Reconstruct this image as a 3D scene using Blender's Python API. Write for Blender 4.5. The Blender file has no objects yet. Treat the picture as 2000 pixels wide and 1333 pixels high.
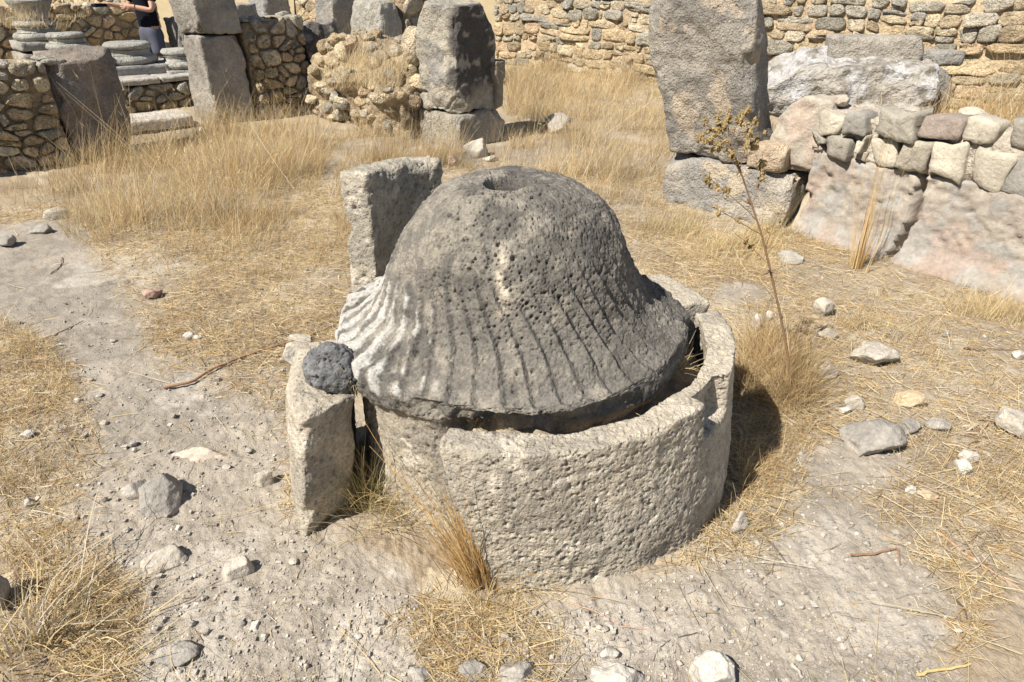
import bpy, math, random
import numpy as np
from mathutils import Vector

# ------------------------------------------------------------------ camera, sky, sun
CAM_H, PITCH, FPX = 1.6, math.radians(28.5), 1319.0      # photo is 2000 x 1333
sc = bpy.context.scene
COL = sc.collection
cam = bpy.data.cameras.new('camera'); camo = bpy.data.objects.new('camera', cam); COL.objects.link(camo)
cam.sensor_width = 36.0; cam.lens = 36.0 * FPX / 2000.0; cam.clip_start = 0.05; cam.clip_end = 20000
camo.location = (0, 0, CAM_H); camo.rotation_euler = (math.pi / 2 - PITCH, 0, 0)
sc.camera = camo

SUN_EL = math.radians(49); SUN_AZ = (-0.79, -0.613)
tosun = Vector((SUN_AZ[0] * math.cos(SUN_EL), SUN_AZ[1] * math.cos(SUN_EL), math.sin(SUN_EL))).normalized()
world = bpy.data.worlds.new('World'); sc.world = world; world.use_nodes = True
wn = world.node_tree
sky = wn.nodes.new('ShaderNodeTexSky'); sky.sky_type = 'NISHITA'; sky.sun_disc = False
sky.sun_elevation = SUN_EL; sky.sun_rotation = math.atan2(-SUN_AZ[0], SUN_AZ[1]); sky.altitude = 400
wn.links.new(sky.outputs[0], wn.nodes['Background'].inputs[0]); wn.nodes['Background'].inputs[1].default_value = 0.05
sl = bpy.data.lights.new('sun', 'SUN'); sl.energy = 5.0; sl.angle = math.radians(0.53); sl.color = (1.0, 0.95, 0.87)
slo = bpy.data.objects.new('sun', sl); COL.objects.link(slo); slo.rotation_euler = tosun.to_track_quat('Z', 'Y').to_euler()
slo.location = (-20, -12, 30)
sc.view_settings.view_transform = 'Standard'; sc.view_settings.look = 'None'
sc.view_settings.exposure = 0.58; sc.view_settings.gamma = 1.0
sc.render.engine = 'CYCLES'; sc.cycles.use_denoising = True; sc.cycles.max_bounces = 6
sc.cycles.diffuse_bounces = 1; sc.cycles.use_adaptive_sampling = False

# ------------------------------------------------------------------ photo pixel <-> place
cP, sP = math.cos(PITCH), math.sin(PITCH)
def G(px, py, z=0.0):
    a = (px - 1000) / FPX; b = -(py - 666.5) / FPX
    d = (a, cP + b * sP, -sP + b * cP); t = (z - CAM_H) / d[2]
    return np.array([d[0] * t, d[1] * t, z])
def HZ(p, py):                       # height on the vertical through p that shows at row py
    b = -(py - 666.5) / FPX; t = p[1] / (cP + b * sP)
    return CAM_H + t * (-sP + b * cP)
def PX(x, y, z):
    w = y * cP - (z - CAM_H) * sP
    return 1000 + FPX * x / w, 666.5 - FPX * (y * sP + (z - CAM_H) * cP) / w

# ------------------------------------------------------------------ noise
def _hash(ix, iy, iz, seed):
    h = (ix.astype(np.uint32) * np.uint32(374761393) + iy.astype(np.uint32) * np.uint32(668265263)
         + iz.astype(np.uint32) * np.uint32(2147483647) + np.uint32((seed * 1274126177) & 0xffffffff))
    h ^= h >> np.uint32(13); h *= np.uint32(1274126177); h ^= h >> np.uint32(16); h *= np.uint32(2246822519); h ^= h >> np.uint32(15)
    return h
def _u(h): return (h & np.uint32(0xffffff)).astype(np.float64) / 16777215.0
def noise(P, f=1.0, seed=0):
    P = np.asarray(P, float) * f + 1000.3 + seed * 17.17
    i = np.floor(P).astype(np.int64); w = P - i; w = w * w * w * (w * (w * 6 - 15) + 10)
    r = 0
    for a in (0, 1):
        wa = w[:, 0] if a else 1 - w[:, 0]
        for b in (0, 1):
            wb = w[:, 1] if b else 1 - w[:, 1]
            for c in (0, 1):
                wc = w[:, 2] if c else 1 - w[:, 2]
                r = r + wa * wb * wc * _u(_hash(i[:, 0] + a, i[:, 1] + b, i[:, 2] + c, seed))
    return r * 2 - 1
def fbm(P, f=1.0, oct=4, seed=0, gain=0.5):
    r, a, n = 0, 1.0, 0
    for o in range(oct):
        r = r + a * noise(P, f * 2.03 ** o, seed + o * 7); n += a; a *= gain
    return r / n
def pits(P, f, prob, seed, rmin=0.18, rmax=0.5):
    """depth 0..1 of scattered round cavities"""
    Q = np.asarray(P, float) * f + 500.0
    i = np.floor(Q).astype(np.int64); out = np.zeros(len(Q))
    for a in (-1, 0, 1):
        for b in (-1, 0, 1):
            for c in (-1, 0, 1):
                j = i + np.array([a, b, c])
                h0 = _hash(j[:, 0], j[:, 1], j[:, 2], seed); ok = _u(h0) < prob
                if not ok.any(): continue
                jj = j[ok]
                hx, hy, hz, hr = (_u(_hash(jj[:, 0], jj[:, 1], jj[:, 2], seed + k)) for k in (11, 23, 37, 51))
                d = np.sqrt((Q[ok, 0] - jj[:, 0] - hx) ** 2 + (Q[ok, 1] - jj[:, 1] - hy) ** 2 + (Q[ok, 2] - jj[:, 2] - hz) ** 2)
                r = rmin + (rmax - rmin) * hr ** 2
                v = np.clip(1 - (d / r) ** 2, 0, 1) * np.sqrt(r / rmax)
                out[ok] = np.maximum(out[ok], v)
    return out
def sstep(a, b, x):
    t = np.clip((x - a) / (b - a), 0, 1); return t * t * (3 - 2 * t)
def mixc(A, B, t):
    t = np.asarray(t)[:, None]; return np.asarray(A) * (1 - t) + np.asarray(B) * t

# ------------------------------------------------------------------ mesh plumbing
def mk(name, V, F, mat, col=None, parent=None, smooth=True, loc=None):
    V = np.asarray(V, np.float32); F = np.asarray(F, np.int32); k = F.shape[1]
    me = bpy.data.meshes.new(name)
    me.vertices.add(len(V)); me.vertices.foreach_set('co', V.ravel())
    me.loops.add(F.size); me.loops.foreach_set('vertex_index', F.ravel())
    me.polygons.add(len(F)); me.polygons.foreach_set('loop_start', np.arange(0, F.size, k, dtype=np.int32))
    me.polygons.foreach_set('use_smooth', np.full(len(F), bool(smooth)))
    if col is not None:
        col = np.asarray(col, np.float32)
        if col.ndim == 1: col = np.tile(col, (len(V), 1))
        ca = me.color_attributes.new('Col', 'FLOAT_COLOR', 'POINT')
        ca.data.foreach_set('color', np.hstack([np.clip(col, 0, 1), np.ones((len(V), 1), np.float32)]).astype(np.float32).ravel())
    me.update(calc_edges=True); me.validate()
    if mat: me.materials.append(mat)
    o = bpy.data.objects.new(name, me); COL.objects.link(o)
    if loc is not None: o.location = loc
    if parent: o.parent = parent
    return o
def tag(o, label=None, cat=None, group=None, kind=None):
    for k, v in (('label', label), ('category', cat), ('group', group), ('kind', kind)):
        if v: o[k] = v
    return o
def empty(name, loc, label=None, cat=None, group=None):
    o = bpy.data.objects.new(name, None); COL.objects.link(o); o.location = [float(v) for v in loc]; o.empty_display_size = 0.1
    return tag(o, label, cat, group)
def vnormals(V, F):
    n = np.zeros_like(V)
    a = V[F[:, 2]] - V[F[:, 0]]; b = V[F[:, -1]] - V[F[:, 1]]
    fn = np.cross(a, b)
    for k in range(F.shape[1]):
        for ax in range(3): n[:, ax] += np.bincount(F[:, k], fn[:, ax], len(V))
    return n / (np.linalg.norm(n, axis=1, keepdims=True) + 1e-12)
def grid_faces(nu, nv, wrap=False):
    i = np.arange(nu if wrap else nu - 1)[:, None]; j = np.arange(nv - 1)[None]
    a = i * nv + j; b = ((i + 1) % nu) * nv + j
    return np.stack([a, b, b + 1, a + 1], -1).reshape(-1, 4)
_bg = {}
def boxgrid(nx, ny, nz):
    key = (nx, ny, nz)
    if key in _bg: return _bg[key]
    Q = []
    def lat(i, j, k): return (i * (ny + 1) + j) * (nz + 1) + k
    def face(n1, n2, fn, flip):
        a, b = np.meshgrid(np.arange(n1), np.arange(n2), indexing='ij'); a = a.ravel(); b = b.ravel()
        q = np.stack([fn(a, b), fn(a + 1, b), fn(a + 1, b + 1), fn(a, b + 1)], 1)
        Q.append(q[:, ::-1] if flip else q)
    face(nx, ny, lambda a, b: lat(a, b, 0), True); face(nx, ny, lambda a, b: lat(a, b, nz), False)
    face(nx, nz, lambda a, b: lat(a, 0, b), False); face(nx, nz, lambda a, b: lat(a, ny, b), True)
    face(ny, nz, lambda a, b: lat(0, a, b), True); face(ny, nz, lambda a, b: lat(nx, a, b), False)
    Q = np.concatenate(Q); ids, inv = np.unique(Q, return_inverse=True); F = inv.reshape(-1, 4)
    k = ids % (nz + 1); j = (ids // (nz + 1)) % (ny + 1); i = ids // ((nz + 1) * (ny + 1))
    _bg[key] = (np.stack([i / nx, j / ny, k / nz], 1), F)
    return _bg[key]
def rough_block(size, cell, r=0.03, rough=0.012, seed=0, cuts=(), f=6.0, chip=1.6, oct=4):
    """roughly hewn block, base at z=0, centred in x and y; returns V, F"""
    L = np.array(size, float); n = np.maximum(2, np.ceil(L / cell).astype(int))
    P, F = boxgrid(*map(int, n)); h = L / 2
    p = (P - 0.5) * L
    rv = np.clip(r * (0.7 + chip * 1.8 * np.clip(fbm(p, 7.0, 3, seed + 5), 0, 1) ** 1.0 * 2), 0.002, h.min() * 0.8)[:, None]
    q = np.clip(p, -h + rv, h - rv); d = p - q; nn = np.linalg.norm(d, axis=1, keepdims=True) + 1e-9
    nrm = d / nn; p = q + nrm * rv
    S = p + seed * 3.7
    p = p + nrm * (fbm(S, f, oct, seed) * rough + fbm(S, f * 0.3, 2, seed + 3) * rough * 1.2)[:, None]
    for (cn, dist, amp) in cuts:
        cn = np.array(cn, float); cn /= np.linalg.norm(cn)
        dd = p @ cn - (dist + fbm(S, f, 3, seed + 9) * amp); m = dd > 0
        p[m] -= dd[m, None] * cn
    p[:, 2] += h[2]
    return p, F
def stonecol(P, c1, c2, seed=0, f=5.0, bias=0.0, c3=None, bias3=-0.25):
    t = sstep(-0.25, 0.25, fbm(P, f, 4, seed) + bias)
    c = mixc(np.tile(c1, (len(P), 1)), np.tile(c2, (len(P), 1)), t)
    if c3 is not None: c = mixc(c, np.tile(c3, (len(P), 1)), sstep(0.0, 0.18, fbm(P, f * 1.7, 4, seed + 31) + bias3))
    return c * (1 + 0.16 * fbm(P, f * 9, 2, seed + 77))[:, None]

# ------------------------------------------------------------------ materials
def mat_attr(name, bumps=((60, 0.4, 0.01),), rough=0.95, spec=0.15, grain=((90, 0.25),), transl=0.0, sheen=0.0):
    m = bpy.data.materials.new(name); m.use_nodes = True; nt = m.node_tree; b = nt.nodes['Principled BSDF']
    b.inputs['Roughness'].default_value = rough; b.inputs['Specular IOR Level'].default_value = spec
    at = nt.nodes.new('ShaderNodeAttribute'); at.attribute_name = 'Col'
    geo = nt.nodes.new('ShaderNodeNewGeometry'); c = at.outputs['Color']
    for sc_, amt in grain:
        nz = nt.nodes.new('ShaderNodeTexNoise'); nz.inputs['Scale'].default_value = sc_; nz.inputs['Detail'].default_value = 4
        nt.links.new(geo.outputs['Position'], nz.inputs['Vector'])
        mr = nt.nodes.new('ShaderNodeMapRange'); mr.inputs[1].default_value = 0.25; mr.inputs[2].default_value = 0.75
        mr.inputs[3].default_value = 1 - amt; mr.inputs[4].default_value = 1 + amt
        nt.links.new(nz.outputs['Fac'], mr.inputs[0])
        mx = nt.nodes.new('ShaderNodeVectorMath'); mx.operation = 'SCALE'
        nt.links.new(c, mx.inputs[0]); nt.links.new(mr.outputs[0], mx.inputs['Scale']); c = mx.outputs[0]
    nt.links.new(c, b.inputs['Base Color'])
    prev = None
    for kind_scale, st, dist in bumps:
        if isinstance(kind_scale, tuple):
            nz = nt.nodes.new('ShaderNodeTexVoronoi'); nz.inputs['Scale'].default_value = kind_scale[1]
            pm = nt.nodes.new('ShaderNodeMapRange'); pm.inputs[1].default_value = 0.10; pm.inputs[2].default_value = 0.42
            nt.links.new(nz.outputs['Distance'], pm.inputs[0]); outp = pm.outputs[0]
        else:
            nz = nt.nodes.new('ShaderNodeTexNoise'); nz.inputs['Scale'].default_value = kind_scale; nz.inputs['Detail'].default_value = 5; outp = nz.outputs['Fac']
        nt.links.new(geo.outputs['Position'], nz.inputs['Vector'])
        bp = nt.nodes.new('ShaderNodeBump'); bp.inputs['Strength'].default_value = st; bp.inputs['Distance'].default_value = dist
        nt.links.new(outp, bp.inputs['Height'])
        if prev: nt.links.new(prev, bp.inputs['Normal'])
        prev = bp.outputs['Normal']
    if prev: nt.links.new(prev, b.inputs['Normal'])
    if transl:
        tr = nt.nodes.new('ShaderNodeBsdfTranslucent'); nt.links.new(c, tr.inputs['Color'])
        mxs = nt.nodes.new('ShaderNodeMixShader'); mxs.inputs[0].default_value = transl
        nt.links.new(b.outputs[0], mxs.inputs[1]); nt.links.new(tr.outputs[0], mxs.inputs[2])
        nt.links.new(mxs.outputs[0], nt.nodes['Material Output'].inputs['Surface'])
    return m
M_BASALT = mat_attr('pitted_basalt', (((0, 85), 0.35, 0.006), (90, 0.5, 0.008), (300, 0.7, 0.004)), grain=((130, 0.3), (35, 0.15)))
M_TUFF = mat_attr('rough_tuff', ((60, 0.5, 0.012), ((0, 75), 0.4, 0.008), (160, 0.6, 0.007), (330, 0.6, 0.004)), grain=((120, 0.22), (30, 0.15)))
M_HEWN = mat_attr('hewn_limestone', ((18, 0.7, 0.06), (70, 0.8, 0.03), (220, 0.6, 0.008)), grain=((60, 0.18), (14, 0.15)))
M_RUBBLE = mat_attr('rubble_stone', ((16, 0.8, 0.10), (60, 0.8, 0.04)), grain=((45, 0.3), (9, 0.25)))
M_MORTAR = mat_attr('earth_mortar', ((22, 0.8, 0.05), (80, 0.7, 0.02)), grain=((40, 0.25),))
M_PLASTER = mat_attr('old_plaster', ((40, 0.5, 0.012), (160, 0.5, 0.006)), grain=((55, 0.14), (12, 0.1)))
M_ROCK = mat_attr('loose_rock', ((50, 0.6, 0.012), (200, 0.5, 0.004)), grain=((90, 0.18), (25, 0.12)))
M_SOIL = mat_attr('dusty_soil', ((60, 0.45, 0.014), (240, 0.5, 0.005)), grain=((140, 0.16), (28, 0.12), (500, 0.14)))
M_STRAW = mat_attr('dry_straw', (), rough=0.75, spec=0.25, grain=(), transl=0.38)
M_WOOD = mat_attr('dry_twig', ((150, 0.5, 0.003),), grain=((200, 0.25),))
M_CLOTH = mat_attr('cloth', ((400, 0.3, 0.002),), rough=0.95, spec=0.1, grain=((30, 0.1),))
M_SKIN = mat_attr('skin', (), rough=0.6, spec=0.3, grain=((60, 0.06),))

# ------------------------------------------------------------------ ground
S2 = math.sqrt(0.5)
def inpoly(x, y, poly):
    c = np.zeros(len(x), bool); n = len(poly)
    for i in range(n):
        x1, y1 = poly[i]; x2, y2 = poly[(i + 1) % n]
        if y1 == y2: continue
        c ^= ((y1 > y) != (y2 > y)) & (x < (x2 - x1) * (y - y1) / (y2 - y1) + x1)
    return c
BARE = [
    [(-80, 450), (130, 425), (200, 520), (255, 610), (300, 700), (420, 770), (560, 790), (575, 1000), (690, 1040), (830, 1160), (800, 1250), (870, 1400), (250, 1400), (240, 1180), (140, 1060), (200, 900), (190, 780), (120, 690), (-80, 600)],
    [(1020, 1200), (1220, 1150), (1420, 1075), (1590, 965), (1690, 990), (1790, 1070), (1880, 1180), (1850, 1400), (1040, 1400), (1100, 1290)],
    [(1380, 545), (1520, 560), (1480, 600), (1400, 600)],
    [(1520, 880), (1700, 850), (1780, 900), (1690, 960), (1560, 960)],
]
BAREW = [[tuple(G(*p)[:2]) for p in poly] for poly in BARE]
def litter(x, y):
    """0 bare soil .. 1 full dry litter"""
    P = np.stack([x, y, 0 * x], 1); r = 0
    for s in range(3):
        jx = x + 0.16 * fbm(P, 3.0 + s, 4, 200 + s) + 0.05 * fbm(P, 14.0, 2, 230 + s); jy = y + 0.16 * fbm(P, 3.0 + s, 4, 210 + s) + 0.05 * fbm(P, 14.0, 2, 240 + s)
        b = np.zeros(len(x), bool)
        for poly in BAREW: b |= inpoly(jx, jy, poly)
        r = r + (~b)
    r = r / 3.0
    patch = sstep(-0.35, 0.25, fbm(P, 1.7, 3, 250)) * 0.55 + 0.45
    return np.where(y > 0.3, r * patch, 0.6)
def fill_h(x, y):                                  # earth heaped behind the low plastered wall
    s = (x + y - 6.45) * S2; t = (x - y) * S2
    return 0.52 * sstep(0.10, 0.34, s) * (1 - 0.85 * sstep(0.6, 2.6, s)) * sstep(-2.1, -1.6, t)
def gh(x, y, fine=True):
    x = np.atleast_1d(np.asarray(x, float)); y = np.atleast_1d(np.asarray(y, float))
    P = np.stack([x, y, 0 * x], 1); near = np.exp(-(((x) ** 2 + (y - 2.1) ** 2) / 1.2))
    z = 0.030 * fbm(P, 0.9, 3, 301) * (1 - 0.6 * near) + 0.012 * fbm(P, 4.0, 3, 302)
    z = z + fill_h(x, y) - 0.35 * sstep(25, 80, np.hypot(x, y))
    if fine: z = z + 0.016 * np.abs(fbm(P, 11.0, 3, 303)) + 0.007 * np.abs(fbm(P, 34.0, 3, 304)) + 0.003 * fbm(P, 80.0, 2, 305)
    return z
def g1(x, y): return float(gh(x, y, False)[0])
az = np.concatenate([np.linspace(-52, 52, 620), np.linspace(54, 306, 100)]); az = np.radians(az)
rr = np.concatenate([[0.02, 0.3, 0.6, 0.8], np.geomspace(0.95, 6.0, 400), np.geomspace(6.1, 22, 90), np.geomspace(23, 4000, 40)])
A, Rr = np.meshgrid(az, rr, indexing='ij'); gx = (np.sin(A) * Rr).ravel(); gy = (np.cos(A) * Rr).ravel()
gz = gh(gx, gy); lit = litter(gx, gy); gP = np.stack([gx, gy, gz], 1)
gz = gz + lit * 0.006 * fbm(gP, 60, 2, 308)
soil = stonecol(gP * [1, 1, 0], (0.37, 0.322, 0.262), (0.305, 0.267, 0.218), 310, 2.2, 0.0, (0.42, 0.375, 0.315), -0.2)
under = stonecol(gP * [1, 1, 0], (0.40, 0.31, 0.20), (0.29, 0.22, 0.145), 320, 3.0, 0.0, (0.50, 0.415, 0.29), -0.2)
gcol = mixc(soil, under, lit * 0.85)
gcol = mixc(gcol, np.tile((0.50, 0.39, 0.21), (len(gx), 1)), sstep(7, 16, np.hypot(gx, gy)) * 0.7)
ground = mk('ground', np.stack([gx, gy, gz], 1), grid_faces(len(az), len(rr), True)[:, ::-1], M_SOIL, gcol)
tag(ground, 'dusty grey soil strewn with dry straw around the stones', None, None, 'structure')
# distant dry hills
th = np.radians(np.linspace(-75, 75, 90)); hb = []
for k, t in enumerate(th):
    top = 40 + 30 * math.sin(k * 0.21) + 18 * math.sin(k * 0.53 + 1)
    for r_, z_ in ((1500, -4), (1900, top * 0.6), (2300, top), (2700, -4)): hb.append((math.sin(t) * r_, math.cos(t) * r_, z_))
hb = np.array(hb); tag(mk('hills', hb, grid_faces(90, 4)[:, ::-1], M_SOIL, stonecol(hb, (0.30, 0.27, 0.2), (0.22, 0.2, 0.16), 5, 0.004)), 'far grey brown hills on the horizon', None, None, 'structure')

# ------------------------------------------------------------------ the mill
MC = np.array([0.0, 2.11])
def ang(t): return np.stack([np.sin(t), -np.cos(t)], -1)       # 0 = facing the camera, + = to the right
# bell shaped fluted stone
prof = np.array([(0.0, 1.035), (0.07, 1.040), (0.14, 1.034), (0.20, 1.018), (0.255, 0.988), (0.30, 0.945), (0.335, 0.90), (0.372, 0.83), (0.402, 0.76), (0.430, 0.70), (0.462, 0.650), (0.505, 0.618), (0.548, 0.592), (0.590, 0.574),
                 (0.602, 0.556), (0.600, 0.505), (0.588, 0.465), (0.558, 0.43), (0.542, 0.30), (0.55, 0.0)])
seg = np.r_[0, np.cumsum(np.linalg.norm(np.diff(prof, axis=0), axis=1))]
sr = np.r_[np.linspace(0.001, seg[14], 270), np.linspace(seg[14], seg[-1], 90)[1:]]
def catmull(x, xs, ys):
    m = np.gradient(ys, xs); i = np.clip(np.searchsorted(xs, x) - 1, 0, len(xs) - 2); h = xs[i + 1] - xs[i]; t = (x - xs[i]) / h
    return (2 * t**3 - 3 * t**2 + 1) * ys[i] + (t**3 - 2 * t**2 + t) * h * m[i] + (-2 * t**3 + 3 * t**2) * ys[i + 1] + (t**3 - t**2) * h * m[i + 1]
pr, pz = catmull(sr, seg, prof[:, 0]), catmull(sr, seg, prof[:, 1])
th = np.radians(np.concatenate([np.linspace(-118, 112, 660), np.linspace(114, 240, 66)]))
T, I = np.meshgrid(th, np.arange(len(sr)), indexing='ij'); T = T.ravel(); I = I.ravel(); rD, zD, sD = pr[I], pz[I], sr[I]
tn = np.gradient(pr, sr); tz = np.gradient(pz, sr); nl = np.hypot(tn, tz); nr_, nz_ = (-tz / nl)[I], (tn / nl)[I]
dirs = ang(T); V = np.c_[dirs * rD[:, None], zD]; N = np.c_[dirs * nr_[:, None], nz_]
ph = (T + 0.03 * noise(V, 6, 3) + math.radians(58) * (zD - 0.56) ) * 44 / (2 * math.pi)
fr = ph - np.floor(ph)
saw = np.where(fr < 0.78, (fr / 0.78) ** 1.3, 1 - (fr - 0.78) / 0.22)     # gentle rise, sharp drop
skirt = sstep(0.92, 0.72, zD) * sstep(0.50, 0.56, zD)
wear = np.clip(0.75 + 0.9 * fbm(V, 5, 3, 8), 0.15, 1.3)
disp = (saw - 0.6) * 0.017 * skirt * wear
disp += 0.012 * fbm(V, 5, 3, 12) + 0.007 * fbm(V, 22, 4, 13) + 0.0035 * fbm(V, 80, 3, 14)
rim = sstep(0.60, 0.55, zD) * sstep(0.40, 0.50, zD)
disp += rim * (0.024 * fbm(V, 8, 4, 15) - 0.028 * np.clip(fbm(V, 13, 4, 16), 0, 1))
tdeg = np.degrees(T)
brk = np.exp(-((tdeg - 3) / 13) ** 2) * sstep(0.545, 0.51, zD) * sstep(0.36, 0.44, zD)
disp -= brk * (0.035 + 0.10 * np.clip(fbm(V, 11, 3, 19), -0.3, 1))
cav = np.exp(-((tdeg + 12) / 5.5) ** 2) * sstep(0.27, 0.34, zD) * sstep(0.48, 0.44, zD); disp -= cav * (0.13 + 0.08 * fbm(V, 20, 3, 88))
disp -= 0.030 * np.exp(-((tdeg - 5) / 42) ** 4) * sstep(0.64, 0.58, zD) * sstep(0.36, 0.46, zD)
hole = np.exp(-((np.hypot(V[:, 0] + 0.02, (V[:, 1] + 0.055) * 0.85) / 0.060) ** 9))
V[:, 2] -= hole * 0.11 * (sD < 0.25)
pmask = 0.6 + 0.6 * sstep(-0.2, 0.3, fbm(V, 3, 2, 70)); upper = sstep(0.545, 0.60, zD)
disp -= pits(V, 24, 0.5, 41, 0.10, 0.30) * 0.015 * pmask + pits(V, 38, 0.9, 42, 0.12, 0.34) * 0.014 * pmask + pits(V, 66, 0.95, 44, 0.16, 0.42) * 0.011 * pmask + pits(V, 90, 0.9, 43, 0.18, 0.42) * 0.008
V = V + N * disp[:, None]
dark = stonecol(V, (0.122, 0.113, 0.100), (0.170, 0.156, 0.136), 50, 6, 0.0)
tan = fbm(V, 16, 5, 51, 0.7) + 0.16 * sstep(0.80, 1.0, zD) - 0.16 + 0.15 * sstep(20, -60, tdeg)
cD = mixc(dark, np.tile((0.33, 0.295, 0.24), (len(V), 1)), sstep(-0.12, 0.35, tan) * 0.62)
streak = np.exp(-((V[:, 0] + 0.03 - 0.015 * noise(V, 14, 3)) / 0.018) ** 2) * sstep(0.73, 0.80, zD) * sstep(0.96, 0.88, zD) * (V[:, 1] < 0)
cD = mixc(cD, np.tile((0.60, 0.52, 0.40), (len(V), 1)), np.clip(streak * (0.6 + 0.8 * noise(V, 50, 4)), 0, 0.85))
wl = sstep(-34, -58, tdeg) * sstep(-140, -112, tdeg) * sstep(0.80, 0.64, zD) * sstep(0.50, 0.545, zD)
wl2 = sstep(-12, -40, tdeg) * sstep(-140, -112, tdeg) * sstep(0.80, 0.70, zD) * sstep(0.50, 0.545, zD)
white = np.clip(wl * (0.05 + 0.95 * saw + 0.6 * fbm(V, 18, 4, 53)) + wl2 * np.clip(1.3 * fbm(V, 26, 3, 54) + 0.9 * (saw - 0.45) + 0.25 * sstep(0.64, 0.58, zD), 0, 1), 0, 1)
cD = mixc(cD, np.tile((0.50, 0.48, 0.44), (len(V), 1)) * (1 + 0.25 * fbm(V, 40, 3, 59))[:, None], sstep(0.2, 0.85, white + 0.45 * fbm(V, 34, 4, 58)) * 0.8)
low = sstep(0.50, 0.40, zD)
cD = mixc(cD, stonecol(V, (0.44, 0.38, 0.29), (0.30, 0.265, 0.22), 55, 9, 0.0, (0.58, 0.52, 0.42)), low * 0.85)
rust = np.clip(brk * 1.2, 0, 1) * sstep(0.0, 0.25, fbm(V, 16, 3, 57))
cD = mixc(cD, np.tile((0.36, 0.23, 0.13), (len(V), 1)), rust * 0.6)
V[:, :2] += MC
bell = mk('fluted_millstone', V, grid_faces(len(th), len(sr), True)[:, ::-1], M_BASALT, cD)
tag(bell, 'big bell-shaped dark pitted basalt millstone with spiral flutes and a hole on top', 'millstone')

def ring_stone(name, label, t0, t1, R0, R1, th_, h, seed, cell=0.006, flare=0.03, r=0.018, rough=0.008, zfun=None, endskew=0.0, endcut=(0, 0), cuts=(), notch=None, group=None, c1=(0.46, 0.405, 0.32), c2=(0.36, 0.32, 0.26), c3=(0.53, 0.475, 0.385), pit=1.0, cat='stone slab'):
    a0, a1 = math.radians(t0), math.radians(t1); Rm = (R0 + R1) / 2; Ls = (a1 - a0) * Rm
    V, F = rough_block((Ls, th_, h), cell, r, rough, seed, cuts, f=9)
    s = V[:, 0] / Ls + 0.5; z = V[:, 2].copy()
    if endskew: s = s + (1 - s) * endskew * (1 - z / h)            # slanted broken left end
    t = a0 + (a1 - a0) * s - sstep(0.45, 1.0, s) * (endcut[0] + endcut[1] * (1 - z / h)) * np.clip(V[:, 1] / th_ + 0.62, 0, 1.1)
    R = R0 + (R1 - R0) * sstep(0.25, 0.85, s) + flare * (1 - z / h) * (0.3 + 0.7 * sstep(0.1, 0.7, np.abs(s - 0.0)))
    R = R - V[:, 1] - th_ / 2
    if zfun is not None: z = z * zfun(np.degrees(t), s)
    if notch is not None:
        n0, n1, zb, dep = notch; td = np.degrees(t) + 0.8 * noise(V, 20, 5)
        inn = sstep(n0 - 0.3, n0 + 0.3, td) * sstep(n1 + 2.0, n1 - 1.0, td) * sstep(zb - 0.006, zb + 0.02, z) * (V[:, 1] < 0)
        R = R - inn * dep * np.clip((-V[:, 1]) / (th_ / 2), 0, 1)
    d = ang(t); W = np.c_[MC + d * R[:, None], z]
    Nn = vnormals(W, F)
    if np.mean((W[:, :2] - MC - d * Rm) * Nn[:, :2]) < 0: F = F[:, ::-1]; Nn = -Nn
    Nn = vnormals(W, F)
    k = sstep(0.0, 0.04, W[:, 2]) * pit
    dsp = -pits(W, 26, 0.5, seed + 1, 0.10, 0.32) * 0.013 - pits(W, 48, 0.8, seed + 2, 0.13, 0.38) * 0.013 - pits(W, 70, 0.9, seed + 8, 0.15, 0.4) * 0.010 - pits(W, 90, 0.9, seed + 3, 0.16, 0.42) * 0.009
    dsp = dsp - np.clip(fbm(W, 14, 3, seed + 4), 0.15, 1) * 0.03 * sstep(0.16, 0.02, W[:, 2])
    W = W + Nn * (dsp * k + 0.004 * fbm(W, 45, 3, seed + 6))[:, None]
    col = stonecol(W, c1, c2, seed, 7, 0.0, c3, -0.2)
    W[:, 2] += -0.02
    o = mk(name, W, F, M_TUFF, col)
    return tag(o, label, cat, group)
ring_stone('curved_kerb_stone', 'large curved pale tuff kerb stone with a notch wrapping the front of the millstone', -17, 97, 0.700, 0.755, 0.095, 0.515, 61, cell=0.0045, flare=0.05, r=0.010,
           endskew=0.115, notch=(50.5, 63, 0.395, 0.065), zfun=lambda td, s: 1 + 0.07 * sstep(55, 75, td) - 0.012 * np.sin(td * 0.1))
ring_stone('curved_kerb_stone', 'short curved yellowish kerb stone with a broken end under the dark lava lump', -90, -51, 0.765, 0.785, 0.19, 0.485, 71, cell=0.006, flare=0.06, endcut=(0.03, 0.08))
ring_stone('curved_kerb_stone', 'tall upright curved slab rising behind the millstone with pale top', -153, -119, 0.735, 0.73, 0.135, 0.99, 81, cell=0.007, flare=0.0, rough=0.014, c1=(0.43, 0.385, 0.305), c2=(0.33, 0.30, 0.245), c3=(0.50, 0.45, 0.37))
ring_stone('curved_kerb_stone', 'low curved kerb stone in the shade behind the millstone skirt', 101, 126, 0.755, 0.745, 0.13, 0.56, 91, cell=0.014, flare=0.03)
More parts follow.
